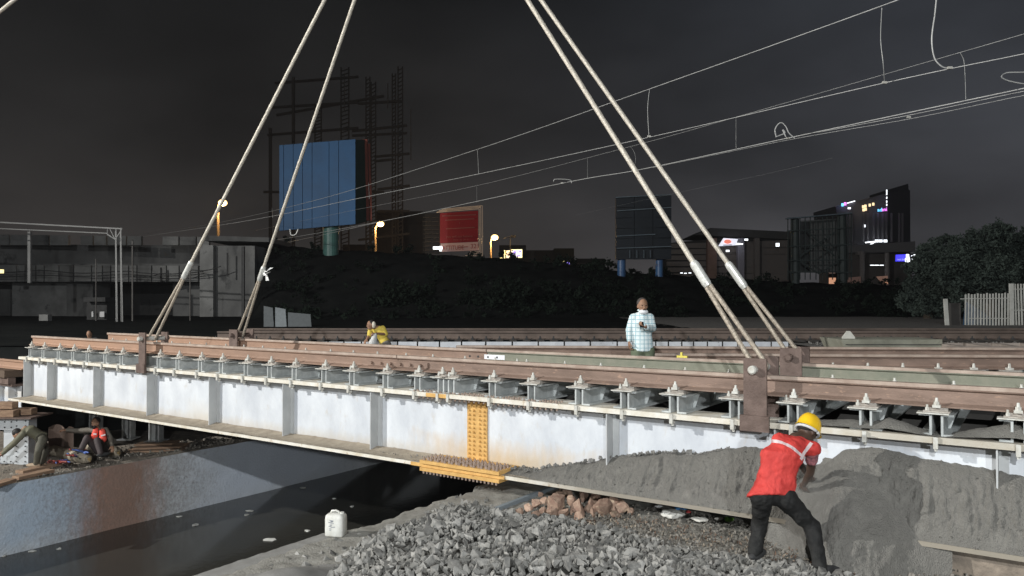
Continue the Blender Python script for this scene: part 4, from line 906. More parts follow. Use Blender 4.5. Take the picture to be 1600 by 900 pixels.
for (px, y0, y1) in ((354, 395, 432), (250, 418, 440)): quad(MB(), ((px, y1, 55), (px + 2, y1, 55), (px + 2, y0, 55), (px, y0, 55)), .1).build('drain_pipe', DARK, via)
for (px, y0, w, lb) in ((380, 385, .18, 'dark post right of the viaduct pier'),): tag(MB().bar(pt(px, 528, 50), pt(px, y0, 50), w, w, FH).build('post', DARK), lb, 'post', 'posts before the viaduct')

for i, (a, b, sg_, lb) in enumerate((((-60, 420), (318, 424), 5, 'upper sagging cable along the viaduct'), ((-60, 430), (318, 428), 3, 'middle sagging cable along the viaduct'), ((205, 432), (345, 416), 4, 'short sagging cable ending at the viaduct pier'))):
    A, B = pt(*a, 54.5), pt(*b, 54.5); tag(MB().tube([A.lerp(B, k / 16) - V((0, 0, sg_ * .045 * math.sin(math.pi * ((k / 16 * 3) % 1)))) for k in range(17)], .035, 6).build('cable', DARK), lb, 'cable', 'cables on the viaduct')
# ------------------------------------------------------------------ hoardings and lamps
def lattice(mb, x, y0, y1, w, t, n, th=.1):
    mb.bar(pt(x, y0, t), pt(x, y1, t), th, th, FH); mb.bar(pt(x + w, y0, t), pt(x + w, y1, t), th, th, FH)
    for i in range(n): y = y0 + (y1 - y0) * i / n; mb.bar(pt(x, y, t), pt(x + w, y + (y1 - y0) / n * .6, t), th * .8, th * .8, FH)
BP = M('billboard_blue', (.002, .085, .225), (.002, .068, .18), scale=.6, rough=.5)
bb = thing('blue_billboard', pt(515, 430, 60), 'large blue panelled billboard on a single green pole', 'billboard')
xs = [436, 443, 458, 472.5, 487.5, 514, 529, 555.5]
for a, b in zip(xs, xs[1:]):
    f = lambda x, y0, y1: y0 + (y1 - y0) * (x - 436) / 119
    quad(MB(), ((a + .5, f(a, 360.5, 350), 60), (b - .3, f(b, 360.5, 350), 60), (b - .3, f(b, 227, 217.5), 60), (a + .5, f(a, 227, 217.5), 60)), .25).build('panel', BP, bb)
quad(MB(), ((436, 360, 60.28), (556, 350, 60.28), (556, 219, 60.28), (436, 228, 60.28)), .3).build('backing', DARK, bb)
quad(MB(), ((556.5, 350, 60.1), (574, 345, 62), (571, 218, 62), (556.5, 218.5, 60.1)), .3).build('side_return', flat('green_dark', (.035, .075, .06)), bb)
MB().cyl(pt(517, 432, 61), pt(517, 345, 61), .62, .62, 20).build('pole', M('pole_green', (.07, .16, .14), (.05, .12, .11), scale=2, rough=.4), bb)
mb = MB(); mb.bar(pt(574, 345, 62), pt(571, 218, 62), .35, .3, FH); mb.bar(pt(580, 345, 62), pt(577, 225, 62), .15, .2, FH); mb.build('edge_column', M('rust_red', (.22, .06, .04), (.15, .04, .03), scale=2), bb)
# scaffold frame behind, a tall hoarding structure under construction
sf = thing('scaffold_frame', pt(560, 400, 105), 'tall unlit lattice scaffold frame rising behind the blue billboard', 'scaffold')
SC = flat('scaffold_steel', (.05, .042, .036))
t_ = 105
for (x, y1, w) in ((421, 200, 3), (457, 120, 3), (492, 165, 10), (533, 105, 12), (572, 120, 6), (580, 128, 7), (613, 115, 5), (622, 104, 7)):
    mb = MB(); lattice(mb, x, 400, y1, w, t_, 46, .17); mb.build('lattice_column', SC, sf)
for (xa, ya, xb, yb) in ((425, 168, 560, 160), (432, 180, 600, 150), (418, 211, 560, 200), (550, 205, 636, 196), (550, 212, 636, 208), (412, 300, 600, 300), (585, 245, 640, 240), (585, 252, 615, 249), (590, 296, 640, 290), (560, 162, 630, 158), (430, 130, 560, 120), (590, 330, 640, 330), (560, 375, 640, 365)):
    MB().bar(pt(xa, ya, t_), pt(xb, yb, t_), .3, .3).build('ledger', SC, sf)
for (x, y0, y1) in ((458, 122, 220), (538, 115, 175), (606, 130, 170), (642, 170, 250)): MB().bar(pt(x, y1, t_ - 1), pt(x, y0, t_ - 1), .12, .12, FH).build('standard', DSTEEL, sf)
quad(MB(), ((660, 395, 112), (688, 395, 112), (688, 333, 112), (660, 333, 112)), .5).build('dark_screen', DARK, sf)
for (a, b, y0, y1, lb) in ((588, 660, 300, 402, 'low dim building with brown wall behind the street lamp'), (535, 590, 352, 400, 'low brown shed glowing behind the blue billboard pole')):
    tag(quad(MB(), ((a, y1, 118), (b, y1, 118), (b, y0 + 30, 118), (a, y0 + 30, 118)), 8).build('dim_building', flat('brownish', (.05, .038, .03))), lb, 'building', 'dim buildings behind the hoardings')
# red billboard
rbb = thing('red_billboard', pt(722, 402, 92), 'red billboard with a white strip of lettering and a pale stepped frame', 'billboard')
RT = M('poster_red', (.24, .012, .022), (.20, .010, .018), scale=.5, rough=.6, emit=(.5, .02, .035), es=.05)
PW = M('poster_white', (.34, .24, .22), (.3, .21, .19), scale=.5, rough=.6, emit=(.5, .30, .26), es=.2)
FR = M('poster_frame', (.5, .44, .36), (.4, .35, .28), scale=1, rough=.6, emit=(.5, .36, .27), es=.16)
quad(MB(), ((687.5, 380, 92), (747, 377.5, 91), (747, 329, 91), (687.5, 333, 92)), .15).build('poster', RT, rbb)
quad(MB(), ((690, 393.5, 92), (748, 391, 91), (747.3, 378, 91), (688, 380.5, 92)), .15).build('poster_strip', PW, rbb)
for k, (dx, c) in enumerate(((1.4, 0), (3.9, 0), (6.4, 0))):
    mb = MB(); x1 = 747.5 + dx; yt = 327.5 - dx * .95; yb = 392 + dx * 1.2
    mb.bar(pt(x1, yb, 90.8), pt(x1 - .2, yt, 90.8), .10, .1, FH).bar(pt(x1, yt, 90.8), pt(682 + k * 4, yt + 5.6, 92), .10, .1).bar(pt(x1, yb, 90.8), pt(735 - k * 4, yb - .5, 91), .10, .1); mb.build('frame', FR, rbb)
quad(MB(), ((664, 396, 93), (687, 396, 93), (687, 333, 93), (664, 334, 93)), .4).build('side_grid_backing', flat('grid_dark', (.02, .022, .026)), rbb)
for i in range(9):
    for a, b in ((661, 673), (674.5, 686)): MB().bar(pt(a, 340 + i * 6.4, 92.6), pt(b, 339.3 + i * 6.4, 92.6), .07, .05).build('louvre', DSTEEL, rbb)
def text(s, p, size, right, up, mat, parent, name='lettering', ext=.01, align='LEFT', sx=1):
    cu = bpy.data.curves.new(name, 'FONT'); cu.body = s; cu.size = size; cu.extrude = ext; cu.align_x = align
    o = bpy.data.objects.new(name, cu); COL.objects.link(o); cu.materials.append(mat)
    r = V(right).normalized(); u = V(up).normalized(); n = r.cross(u); mt = Matrix(((r.x * sx, u.x, n.x, 0), (r.y * sx, u.y, n.y, 0), (r.z * sx, u.z, n.z, 0), (0, 0, 0, 1)))
    mt.translation = V(p) - (origin(parent) if parent else V((0, 0, 0))); o.matrix_local = mt
    bpy.context.view_layer.update(); me = bpy.data.meshes.new_from_object(o.evaluated_get(bpy.context.evaluated_depsgraph_get())); bpy.data.objects.remove(o)
    me.name = name; o = bpy.data.objects.new(name, me); COL.objects.link(o); me.materials.clear(); me.materials.append(mat); o.matrix_local = mt
    if parent: o.parent = parent; o.matrix_parent_inverse = Matrix()
    return o
TW = flat('letter_pink', (.40, .16, .17)); TR = flat('letter_red', (.35, .05, .05)); 
rdir = (pt(747, 378, 91) - pt(688, 380, 92)).normalized()
zz = V((0, 0, 1))
for (y, a, b) in ((336, 691, 744), (342.5, 696, 741), (356, 697, 742)):
    MB().bar(pt(a, y + 1.6, 91.7), pt(b, y - .6, 90.9), .03, .10).build('text_line', TW, rbb)
MB().bar(pt(718, 350, 91.2), pt(718, 347, 91.2), .05, .05, FH).build('comma_mark', TW, rbb)
text('you will not believe', pt(697, 371.5, 91.2), .36, rdir, zz, TW, rbb, sx=1.15); text('www  to  see it', pt(708, 376, 91.1), .30, rdir, zz, TW, rbb)
text('ATTITUDE', pt(691, 390.5, 91.6), .72, rdir, zz, TR, rbb, sx=.8); text('321', pt(735, 388, 90.8), .75, rdir, zz, TR, rbb); MB().bar(pt(716, 386.5, 91.2), pt(731, 385.5, 91), .03, .08).build('text_line', TR, rbb)
EW = M('lit_white', (.8, .8, .8), scale=1, emit=(.9, .95, 1), es=2.2)
MB().obox(pt(684, 387.5, 91), RH, FH, zz, .55, .1, .16).obox(pt(688.5, 388.5, 91), RH, FH, zz, .14, .1, .3).build('floodlight', EW, rbb)
for i in range(14): MB().obox(pt(706 + i * 2.9, 399 + i * .45 + (i % 3) * .7, 92), RH, FH, zz, .09, .1, .10).build('foot_stone', DSTEEL, rbb)
# street lamps
SOD = M('sodium_lamp', (1, .8, .4), scale=1, emit=(1, .62, .22), es=4.2)
LPOLE = M('lamp_pole', (.35, .25, .14), (.28, .2, .11), scale=1, rough=.5)
def lamp(px, py, ppx, pyb, t, lb, r=.27, power=500, pole_top=None):
    o = thing('street_lamp', pt(ppx, pyb, t), lb, 'street lamp', 'street lamps'); c = pt(px, py, t)
    pt_top = pole_top or py + 6
    MB().tube([pt(ppx, pyb, t), pt(ppx - .5, pt_top, t), pt((px + ppx) / 2, py - 1, t), c + V((0, 0, .1))], [.14, .10, .07, .06], 8).build('pole', LPOLE, o)
    MB().ell(c, RH * r * 1.15, FH * r, zz * r * .9, 14, 8).build('lantern', SOD, o, smooth=True)
    d = bpy.data.lights.new('lamp_light', 'POINT'); d.energy = power; d.color = (1, .62, .28); d.shadow_soft_size = .3; l = bpy.data.objects.new('lamp_light', d); COL.objects.link(l); l.location = c - FH * .6 - V((0, 0, .4))
lamp(348, 317, 341, 372, 72, 'glowing street lamp just behind the leftmost sling above the viaduct', .36, 900)
lamp(594.5, 350, 587, 397, 88, 'glowing street lamp right of the blue billboard', .36, 800)
lamp(773, 371, 767, 404, 98, 'glowing street lamp right of the red billboard', .40, 1200, 378)
# small lit sign and roofs near it
sg = thing('lit_sign', pt(800, 404, 100), 'small lit white and violet sign in a yellow frame', 'sign')
YF = M('lit_yellow', (.8, .7, .3), scale=1, emit=(1, .85, .4), es=1.6)
quad(MB(), ((798.5, 403, 100), (816, 402.5, 100), (816, 389.5, 100), (798.5, 389.8, 100)), .2).build('frame', YF, sg)
quad(MB(), ((799.6, 402, 99.9), (815, 401.5, 99.9), (815, 390.5, 99.9), (799.6, 390.8, 99.9)), .08).build('face', M('lit_face', (.8, .8, .9), scale=1, emit=(.82, .80, 1), es=1.1), sg)
quad(MB(), ((791, 403, 100), (797, 403, 100), (797, 391, 100), (791, 391.5, 100)), .2).build('side_face', M('lit_cream', (.8, .7, .6), scale=1, emit=(1, .8, .62), es=.9), sg)
MB().bar(pt(788.5, 408, 100), pt(788.5, 391, 100), .14, .1, FH).bar(pt(780, 403, 100), pt(787, 404, 100), .1, .1).build('post', YF, sg)
VI = M('violet_print', (.2, .15, .7), scale=1, emit=(.25, .2, .8), es=.8)
for (a, b, y0, y1) in ((800.5, 804, 397, 394), (803, 806, 395, 392), (808, 813, 400, 398.5), (811, 814, 394, 392), (801, 805, 400.5, 399.5)): quad(MB(), ((a, y0, 99.85), (b, y0, 99.85), (b, y1, 99.85), (a, y1, 99.85)), .03).build('print_patch', VI, sg)
dl = thing('dark_street_lamp', pt(798, 405, 100), 'unlit street lamp with a side arm behind the small lit sign', 'street lamp')
MB().bar(pt(797.5, 392, 101), pt(797, 370, 101), .12, .12, FH).bar(pt(786, 372.5, 101), pt(797, 370, 101), .1, .1).obox(pt(802, 369.5, 101), RH, FH, zz, .35, .2, .14).build('pole', DARK, dl)
for (a, b, y0, y1, t, c, lb) in ((818, 866, 391, 412, 130, (.028, .028, .026), 'low dark building right of the small lit sign'), (866, 897, 388, 414, 135, (.06, .052, .03), 'dim yellowish building at mid picture'), (902, 945, 404, 418, 128, (.022, .022, .022), 'low dark roof left of the dark billboard'), (780, 822, 383, 405, 140, (.02, .02, .02), 'dark tree shaped roof behind the small lit sign')):
    tag(quad(MB(), ((a, y1 + 8, t), (b, y1 + 8, t), (b, y0, t), (a, y0, t)), 9).build('far_building', flat('far_wall_%d' % a, c)), lb, 'building', 'low far buildings')
E_V = M('violet_lights', (.3, .2, .9), scale=1, emit=(.35, .25, 1), es=1.4)
for (px, py, w, h, mt, lb) in ((887, 411, 1.5, 1, E_V, 'violet lit sign low on the skyline'), (881, 410, .5, 1.5, YF, 'tiny yellow light beside the violet sign'), (910, 412, 4, .5, DSTEEL, 'faint dim lamps low on the skyline'), (924, 417, .6, .6, EW, 'tiny white light left of the dark billboard')):
    tag(MB().obox(pt(px, py, 125), RH, FH, zz, w * .2, .1, h * .16).build('skyline_light', mt), lb, 'light', 'small skyline lights')

# dark billboard on blue posts
db = thing('dark_billboard', pt(1005, 440, 60), 'unlit dark billboard grid standing on two blue posts', 'billboard')
NV = M('night_panel', (.008, .012, .018), (.006, .009, .013), scale=.8, rough=.5)
fy = lambda x, a, b: a + (b - a) * (x - 962) / 87
for i in range(3):
    for j in range(6):
        xa, xb = 962.5 + i * 29, 962.5 + i * 29 + 28.3; ya = 309 + j * 16.2; yb = ya + 15.3
        quad(MB(), ((xa, yb, 60), (xb, yb - .5, 60), (xb, ya - 1 - i * 1.2, 60), (xa, ya - i * 1.2, 60)), .2).build('panel', NV, db)
quad(MB(), ((962, 405, 60.25), (1049, 405, 60.25), (1049, 305, 60.25), (962, 309, 60.25)), .2).build('backing', DARK, db)
GB = M('frame_blue_grey', (.10, .13, .15), (.07, .09, .11), scale=2, rough=.6)
for (xa, ya, xb, yb) in ((962, 308.5, 1049, 304), (964, 329.5, 1049, 324), (964, 369, 1024, 366), (964, 388, 1049, 385)): MB().bar(pt(xa, ya, 59.8), pt(xb, yb, 59.8), .06, .07).build('frame_bar', GB, db)
for x in (984, 995, 1006, 1016): MB().bar(pt(x, 403, 59.8), pt(x, 391, 59.8), .05, .05, FH).build('hanger', GB, db)
PB = M('post_blue', (.05, .12, .25), (.04, .09, .2), scale=2, rough=.35)
MB().cyl(pt(971, 436, 60.6), pt(971, 404, 60.6), .33, .33, 16).build('post', PB, db); MB().cyl(pt(1030, 464, 60.6), pt(1030, 404, 60.6), .30, .30, 16).build('post', PB, db)

# louvred building and its sign
lbu = thing('louvred_building', pt(1130, 440, 140), 'multi storey building with horizontal louvres behind the slings', 'building')
LB = flat('louvre_wall', (.20, .18, .17)); LB2 = flat('louvre_dark', (.04, .04, .04))
quad(MB(), ((1040, 450, 141), (1245, 455, 141), (1245, 362, 141), (1040, 380, 141)), 10).build('wall', LB2, lbu)
for k in range(7):
    y = 381 + k * 9.3; quad(MB(), ((1042, y + 6.5, 140), (1232, y + 7 + k * .6, 140), (1232, y + 1 - (6 - k) * 1.1, 140), (1042, y, 140)), .8).build('louvre', LB, lbu)
quad(MB(), ((1086, 367, 139), (1235, 374, 139), (1235, 362, 139), (1110, 356, 139)), 12).build('roof', flat('roof_dark', (.07, .07, .07)), lbu)
for (a, b, m_) in ((1105.5, 1120, M('pier_brown', (.26, .17, .14), (.2, .13, .1), scale=.6)), (1153, 1163, flat('pier_violet', (.33, .32, .38))), (1180, 1187, LB)): quad(MB(), ((a, 440, 138.5), (b, 440, 138.5), (b, 372, 138.5), (a, 372, 138.5)), 1).build('pier', m_, lbu)
ws = thing('rooftop_sign', pt(1140, 388, 137), 'lit white shop sign with a red emblem behind the far sling', 'sign')
quad(MB(), ((1123, 384.5, 137), (1150, 383, 137), (1153, 373.5, 137), (1131, 372, 137)), .4).build('face', M('sign_white', (.8, .8, .85), scale=1, emit=(.85, .87, 1), es=.95), ws)
quad(MB(), ((1151, 382.5, 137), (1161, 382, 137), (1161, 380.5, 137), (1151, 379.5, 137)), .3).build('side_strip', EW, ws)
mb = MB(); c = pt(1137, 377.6, 136.8); mb.ell(c, RH * .66, FH * .05, zz * .38, 16, 8); mb.build('emblem', M('emblem_red', (.8, .2, .15), scale=1, emit=(1, .28, .2), es=.8), ws)
quad(MB(), ((1130, 383.8, 136.9), (1143.5, 383.2, 136.9), (1143.5, 381.7, 136.9), (1130, 382.2, 136.9)), .05).build('lettering', M('sign_grey', (.3, .35, .45), scale=1, emit=(.35, .4, .5), es=.5), ws)
for (px, py, lb) in ((1137, 392, 'small bright light below the lit white sign'), (1166, 374.5, 'small bright light right of the lit white sign')): tag(MB().obox(pt(px, py, 136), RH, FH, zz, .28, .1, .16).build('wall_light', EW), lb, 'light', 'small lights on the louvred building')
for (px, py, lb) in ((1065, 426.5, 'leftmost of three tiny lights between the dark billboard and the slings'), (1071, 427, 'middle of three tiny lights between the dark billboard and the slings'), (1078, 426.5, 'tiny light touching the near right sling, one of three'), (1128, 438, 'tiny light on the crest below the louvred building'), (1134, 436, 'tiny light near the far right ferrule on the crest')): tag(MB().obox(pt(px, py, 64), RH, FH, zz, .10, .05, .03).build('roadside_light', EW), lb, 'light', 'tiny lights on the embankment crest')

# open billboard frame
of = thing('billboard_frame', pt(1280, 445, 62), 'empty dark steel billboard frame with cross braces', 'billboard')
OF = M('frame_dark', (.03, .04, .04), (.02, .028, .028), scale=1, rough=.6)
MB().cyl(pt(1243, 448, 62), pt(1242, 342, 62), .33, .33, 12).build('post', OF, of); MB().cyl(pt(1317, 448, 62), pt(1315, 336, 62), .36, .36, 12).build('post', OF, of)
for x in (1231, 1236, 1250, 1258, 1266, 1275, 1285, 1292, 1301, 1309, 1325, 1330): MB().bar(pt(x, 437, 61.6), pt(x, 340 - (x - 1230) * .06, 61.6), .06, .06, FH).build('upright', OF, of)
for y in (341, 361, 385, 407, 425): MB().bar(pt(1230, y, 61.5), pt(1331, y - 7 + (y - 341) * .09, 61.5), .09, .09).build('crossbar', OF, of)
for (a, b) in (((1250, 400), (1306, 362)), ((1262, 362), (1304, 400)), ((1250, 408), (1280, 428)), ((1310, 408), (1280, 428))): MB().bar(pt(*a, 61.4), pt(*b, 61.4), .09, .09).build('brace', OF, of)
quad(MB(), ((1250, 425, 63.2), (1309, 424, 63.2), (1309, 342, 63.2), (1250, 345, 63.2)), .05).build('mesh_screen', M('screen_grey', (.085, .09, .09), (.06, .065, .065), scale=2), of)
quad(MB(), ((1230, 342, 61.3), (1331, 333.5, 61.3), (1331, 332, 61.3), (1230, 340.5, 61.3)), .5).build('top_rail', GB, of)
kk = thing('lit_booth', pt(1300, 444, 66), 'small booth with a warm lit opening at the foot of the frame', 'booth')
quad(MB(), ((1294, 446, 67), (1308, 446, 67), (1308, 422, 67), (1294, 422, 67)), 2).build('wall', DARK, kk); WARM = M('warm_lit', (.8, .5, .35), scale=3, emit=(1, .5, .3), es=.55)
quad(MB(), ((1295.5, 443.5, 66.9), (1306, 443.5, 66.9), (1306, 434, 66.9), (1295.5, 434, 66.9)), .05).build('opening', WARM, kk); quad(MB(), ((1295.5, 427, 66.9), (1305, 427, 66.9), (1305, 424.5, 66.9), (1295.5, 424.5, 66.9)), .05).build('opening', flat('warm_dim', (.3, .2, .16), emit=(.6, .4, .33), es=.3), kk)

# tower block
tw = thing('office_tower', pt(1375, 445, 240), 'tall dark office tower with a slanting roof and coloured rooftop signs', 'tower')
TWM = M('tower_glass', (.20, .20, .23), (.15, .15, .18), scale=.05, rough=.5)
quad(MB(), ((1322, 450, 240), (1387, 450, 236), (1387, 302, 236), (1306, 322, 240)), 18).build('front_wing', TWM, tw)
quad(MB(), ((1387, 450, 236), (1423, 450, 246), (1422, 297, 246), (1387, 301, 236)), 16).build('side_wing', flat('tower_side', (.15, .15, .17)), tw)
quad(MB(), ((1387, 303, 236.2), (1422, 320, 246.3), (1419, 287, 246.3), (1387, 297, 236.2)), 12).build('crown', flat('tower_crown', (.13, .13, .15)), tw)
FIN = flat('tower_fin', (.34, .33, .36))
for x in (1331, 1349, 1356, 1365, 1372, 1379, 1385, 1393, 1405, 1410): MB().bar(pt(x, 378, 234.5), pt(x, 333, 234.5), .5, .3, FH).build('fin', FIN, tw)
WIN = M('lit_window', (1, .8, .5), scale=1, emit=(1, .74, .42), es=1.5)
for (x, y) in ((1348.7, 323), (1352.3, 322), (1349.2, 328), (1352.6, 327), (1359, 320.5), (1364.5, 319)): MB().obox(pt(x, y, 234), RH, FH, zz, .3, .1, .42).build('lit_window', WIN, tw)
for y in (299, 303, 309, 315, 320): MB().obox(pt(1385.5, y, 233), RH, FH, zz, .12, .1, .3 if y > 299 else .5).build('edge_light', EW, tw)
MB().obox(pt(1351.5, 353, 234), RH, FH, zz, .1, .1, .4).build('edge_light', EW, tw)
AD1 = M('sign_blue', (.2, .6, 1), scale=1, emit=(.15, .62, 1), es=2.2); AD2 = M('sign_magenta', (.9, .3, 1), scale=1, emit=(.85, .22, .95), es=2.2)
rd = (pt(1387, 329, 233) - pt(1370, 330.5, 233)).normalized()
text('ad', pt(1371, 330.5, 233), 1.55, rd, zz, AD1, tw, 'sign_lettering', .05); text('ani', pt(1377, 330.0, 233), 1.55, rd, zz, AD2, tw, 'sign_lettering', .05)
for (a, b, y, m_) in ((1315, 1318, 320, AD1), (1319, 1322, 318.5, AD2)): MB().obox(pt((a + b) / 2, y, 238), RH, FH, zz, .32, .1, .45).build('sign_emblem', m_, tw)
MB().bar(pt(1323.5, 317.5, 238), pt(1336, 314, 238), .2, .28).build('sign_strip', EW, tw); MB().obox(pt(1327, 325.3, 236), RH, FH, zz, .42, .1, .26).build('lit_window', EW, tw)
tsg = MB(); tsg.bar(pt(1352, 379, 232), pt(1366, 377.5, 232), .2, .35).bar(pt(1360, 382, 232), pt(1367, 378, 232), .2, .35)
for x in (1370, 1376, 1383.5): tsg.obox(pt(x, 376.5, 232), RH, FH, zz, .5, .1, .38)
tag(tsg.build('white_sign', EW), 'bright broken white sign at the foot of the office tower', 'sign')
# elevated station
es = thing('elevated_station', pt(1400, 445, 150), 'elevated station deck on round columns below the office tower', 'station')
EC = flat('station_concrete', (.28, .26, .26))
quad(MB(), ((1325, 395, 150), (1430, 393, 146), (1430, 377, 146), (1325, 384, 150)), 8).build('deck', flat('station_deck', (.16, .16, .17)), es)
for (x, w) in ((1347, .36), (1386, .34)): MB().cyl(pt(x, 447, 149), pt(x, 393, 149), w * 1.3, w * 1.3, 14).build('column', EC, es)
quad(MB(), ((1340, 398, 149), (1352, 398, 149), (1352, 393, 149), (1340, 393, 149)), 1).build('capital', EC, es)
quad(MB(), ((1325, 446, 152), (1425, 446, 152), (1425, 396, 152), (1325, 396, 152)), .5).build('back_wall', flat('station_back', (.12, .11, .105)), es)
for x in (1363, 1370, 1377.5): MB().obox(pt(x, 414.4, 148), RH, FH, zz, .36, .1, .07).build('tube_light', EW, es)
quad(MB(), ((1379, 444, 148.5), (1388, 444, 148.5), (1387, 431, 148.5), (1370, 432, 148.5)), .3).build('shop_front', M('shop_warm', (.4, .25, .2), (.1, .06, .05), scale=.8, lo=.45, hi=.55, emit=(.7, .4, .3), es=.18), es); MB().obox(pt(1385, 442, 148), RH, FH, zz, .35, .1, .12).build('shop_light', WARM, es)
quad(MB(), ((1322, 444, 148), (1345, 444, 148), (1345, 432, 148), (1322, 434, 148)), .3).build('low_wall', flat('low_wall_brown', (.10, .065, .055), emit=(.2, .12, .1), es=.25), es)
ld_ = thing('display_screen', pt(1408, 410, 110), 'blue lit display screen beside the tree', 'screen')
quad(MB(), ((1400, 408.3, 110), (1416, 408, 110), (1415.5, 397.5, 110), (1400.5, 398, 110)), .2).build('screen', M('led_blue', (.1, .1, .9), scale=1, emit=(.06, .05, 1), es=1.1), ld_)
text('SALE DAY', pt(1401.5, 406.8, 109.8), .30, RH, zz, M('led_text', (.6, .6, 1), scale=1, emit=(.5, .5, 1), es=.7), ld_)
for (x, y, s) in ((1418, 399, .18), (1418.3, 403, .2), (1418, 406.5, .3), (1425, 400, .08), (1429, 398.5, .1), (1426, 405, .08), (1429, 405, .1)): MB().obox(pt(x, y, 109), RH, FH, zz, s, .08, s * .9).build('bulb', EW, ld_)
tag(MB().obox(pt(1543, 414, 60), RH, FH, zz, .05, .05, .04).build('far_light', EW), 'single tiny light showing among the leaves of the tree', 'light')
tag(MB().obox(pt(1215, 382.5, 130), RH, FH, zz, .28, .08, .28).build('wall_light', EW), 'white lamp at the left edge of the empty billboard frame', 'light')
tag(MB().obox(pt(1, 424, 50), RH, FH, zz, .16, .08, .12).build('wall_light', YF), 'small yellow light on the viaduct at the left border', 'light')

# ================================================================== TREES
def leaves(blobs, n, size, name, mat, parent=None, kind=None, sprays=True):
    rng = np.random.default_rng(len(name) + n); vs = np.zeros((n * 4, 3)); k = 0; wts = np.array([b[1] ** 2 * b[2] for b in blobs]); wts = wts / wts.sum(); cnt = rng.multinomial(n, wts)
    for (c, r, rz), m_ in zip(blobs, cnt):
        if m_ == 0: continue
        ncl = max(4, int(m_ / 40)); d = rng.normal(size=(ncl, 3)); d /= np.linalg.norm(d, axis=1)[:, None]; cl = d * (rng.uniform(.45, 1.08, (ncl, 1))) * np.array([r, r, rz])
        idx = rng.integers(0, ncl, m_); p = cl[idx] + rng.normal(size=(m_, 3)) * r * .11 + np.array(c)
        a = rng.normal(size=(m_, 3)); a /= np.linalg.norm(a, axis=1)[:, None]; b = np.cross(a, rng.normal(size=(m_, 3))); b /= np.linalg.norm(b, axis=1)[:, None]
        s = size * rng.uniform(.5, 1.3, (m_, 1)); q = np.stack([p - a * s, p - b * s * .45, p + a * s, p + b * s * .45], 1).reshape(-1, 3); vs[k:k + m_ * 4] = q; k += m_ * 4
    off = origin(parent) if parent else V((0, 0, 0)); vs -= np.array(off)
    me = bpy.data.meshes.new(name); me.from_pydata(vs.tolist(), [], np.arange(n * 4).reshape(-1, 4).tolist()); me.materials.append(mat)
    o = bpy.data.objects.new(name, me); COL.objects.link(o); ORG[o.name] = off
    if parent: o.parent = parent
    if kind: o['kind'] = kind
    return o
LEAF = M('leaf_green', (.062, .080, .068), (.040, .052, .045), scale=.5, rough=.9, spec=.05, lo=.4, hi=.6)
BARK = flat('bark', (.08, .065, .05), .9)
def tree(px, pyb, t, blobs_px, n, size, label, mat=LEAF, group=None):
    b = pt(px, pyb, t); o = thing('tree', b, label, 'tree', group); bl = []
    for (x, y, r) in blobs_px: c = pt(x, y, t + random.uniform(-1.5, 1.5)); bl.append((tuple(c), r * t / FOC, r * t / FOC * .85))
    tr_ = MB(); h = max(c[0][2] for c in bl) - b.z; tr_.tube([b, b + V((.1, .1, h * .3)), b + V((0, .2, h * .55))], [.30, .22, .14], 10)
    for c, r, rz in bl: m_ = b + V((.05, .1, h * random.uniform(.2, .5))); tr_.tube([m_, (m_ + V(c)) / 2 + V((0, 0, -.2)), V(c)], [.12, .08, .03], 6)
    tr_.build('trunk', BARK, o, smooth=True); leaves(bl, n, size, 'crown', mat, o, )
    return o
tree(1545, 505, 40, [(1545, 375, 30), (1520, 395, 34), (1575, 385, 32), (1600, 410, 34), (1500, 420, 32), (1550, 425, 40), (1585, 445, 34), (1520, 455, 34), (1480, 400, 22), (1560, 360, 16), (1620, 380, 30), (1640, 430, 36), (1680, 400, 40), (1560, 470, 30), (1610, 480, 30)], 72000, .10, 'big dim leafy tree rising behind the white picket fence')
tree(1450, 505, 44, [(1455, 392, 20), (1440, 415, 22), (1470, 430, 30), (1445, 450, 28), (1430, 470, 24), (1475, 470, 30), (1480, 375, 14)], 30000, .10, 'smaller dim tree left of the big one, beside the blue display screen')
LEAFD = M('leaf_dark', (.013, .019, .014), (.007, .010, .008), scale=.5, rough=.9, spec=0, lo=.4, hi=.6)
bt = []
for i, (px, y, r, lb) in enumerate(((790, 470, 38, 'dark bushy tree on the embankment right of centre'), (735, 480, 28, 'dark low tree on the embankment left of its larger neighbour'), (870, 475, 36, 'dark tree on the embankment between two of its kind'), (620, 470, 34, 'dark tree on the embankment below the street lamp'), (935, 485, 28, 'small dark tree on the embankment left of the standing man'), (1130, 480, 28, 'dark low tree on the embankment behind the slings'), (1390, 480, 24, 'dark low tree below the elevated station'))):
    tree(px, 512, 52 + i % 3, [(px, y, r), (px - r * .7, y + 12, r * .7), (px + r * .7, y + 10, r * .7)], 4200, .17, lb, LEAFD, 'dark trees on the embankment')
bl = []
for i in range(150):
    px = random.uniform(400, 1480); v = random.uniform(.02, .6); p = emb((px + 300) / 2400, v); bl.append(((p.x, p.y, p.z + .2), random.uniform(.5, 1.3), random.uniform(.3, .7)))
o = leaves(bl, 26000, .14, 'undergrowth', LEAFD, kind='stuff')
# broken panels at the foot of the viaduct
for (a, b, y0, lb) in ((412, 428, 478, 'left grey sheet leaning beyond the left sling bracket'), (430, 448, 480, 'pale triangular sheet beyond the rear left bracket'), (450, 487, 488, 'wide dim sheet right of the leaning ones')):
    tag(quad(MB(), ((a, 515, 34), (b, 515, 34), (b - 2, y0 + 3, 34.3), (a, y0, 34.3)), .06).build('sheet', flat('sheet_%d' % a, (.09, .10, .105) if a != 430 else (.17, .19, .20))), lb, 'sheet', 'sheets leaning left of the trees')

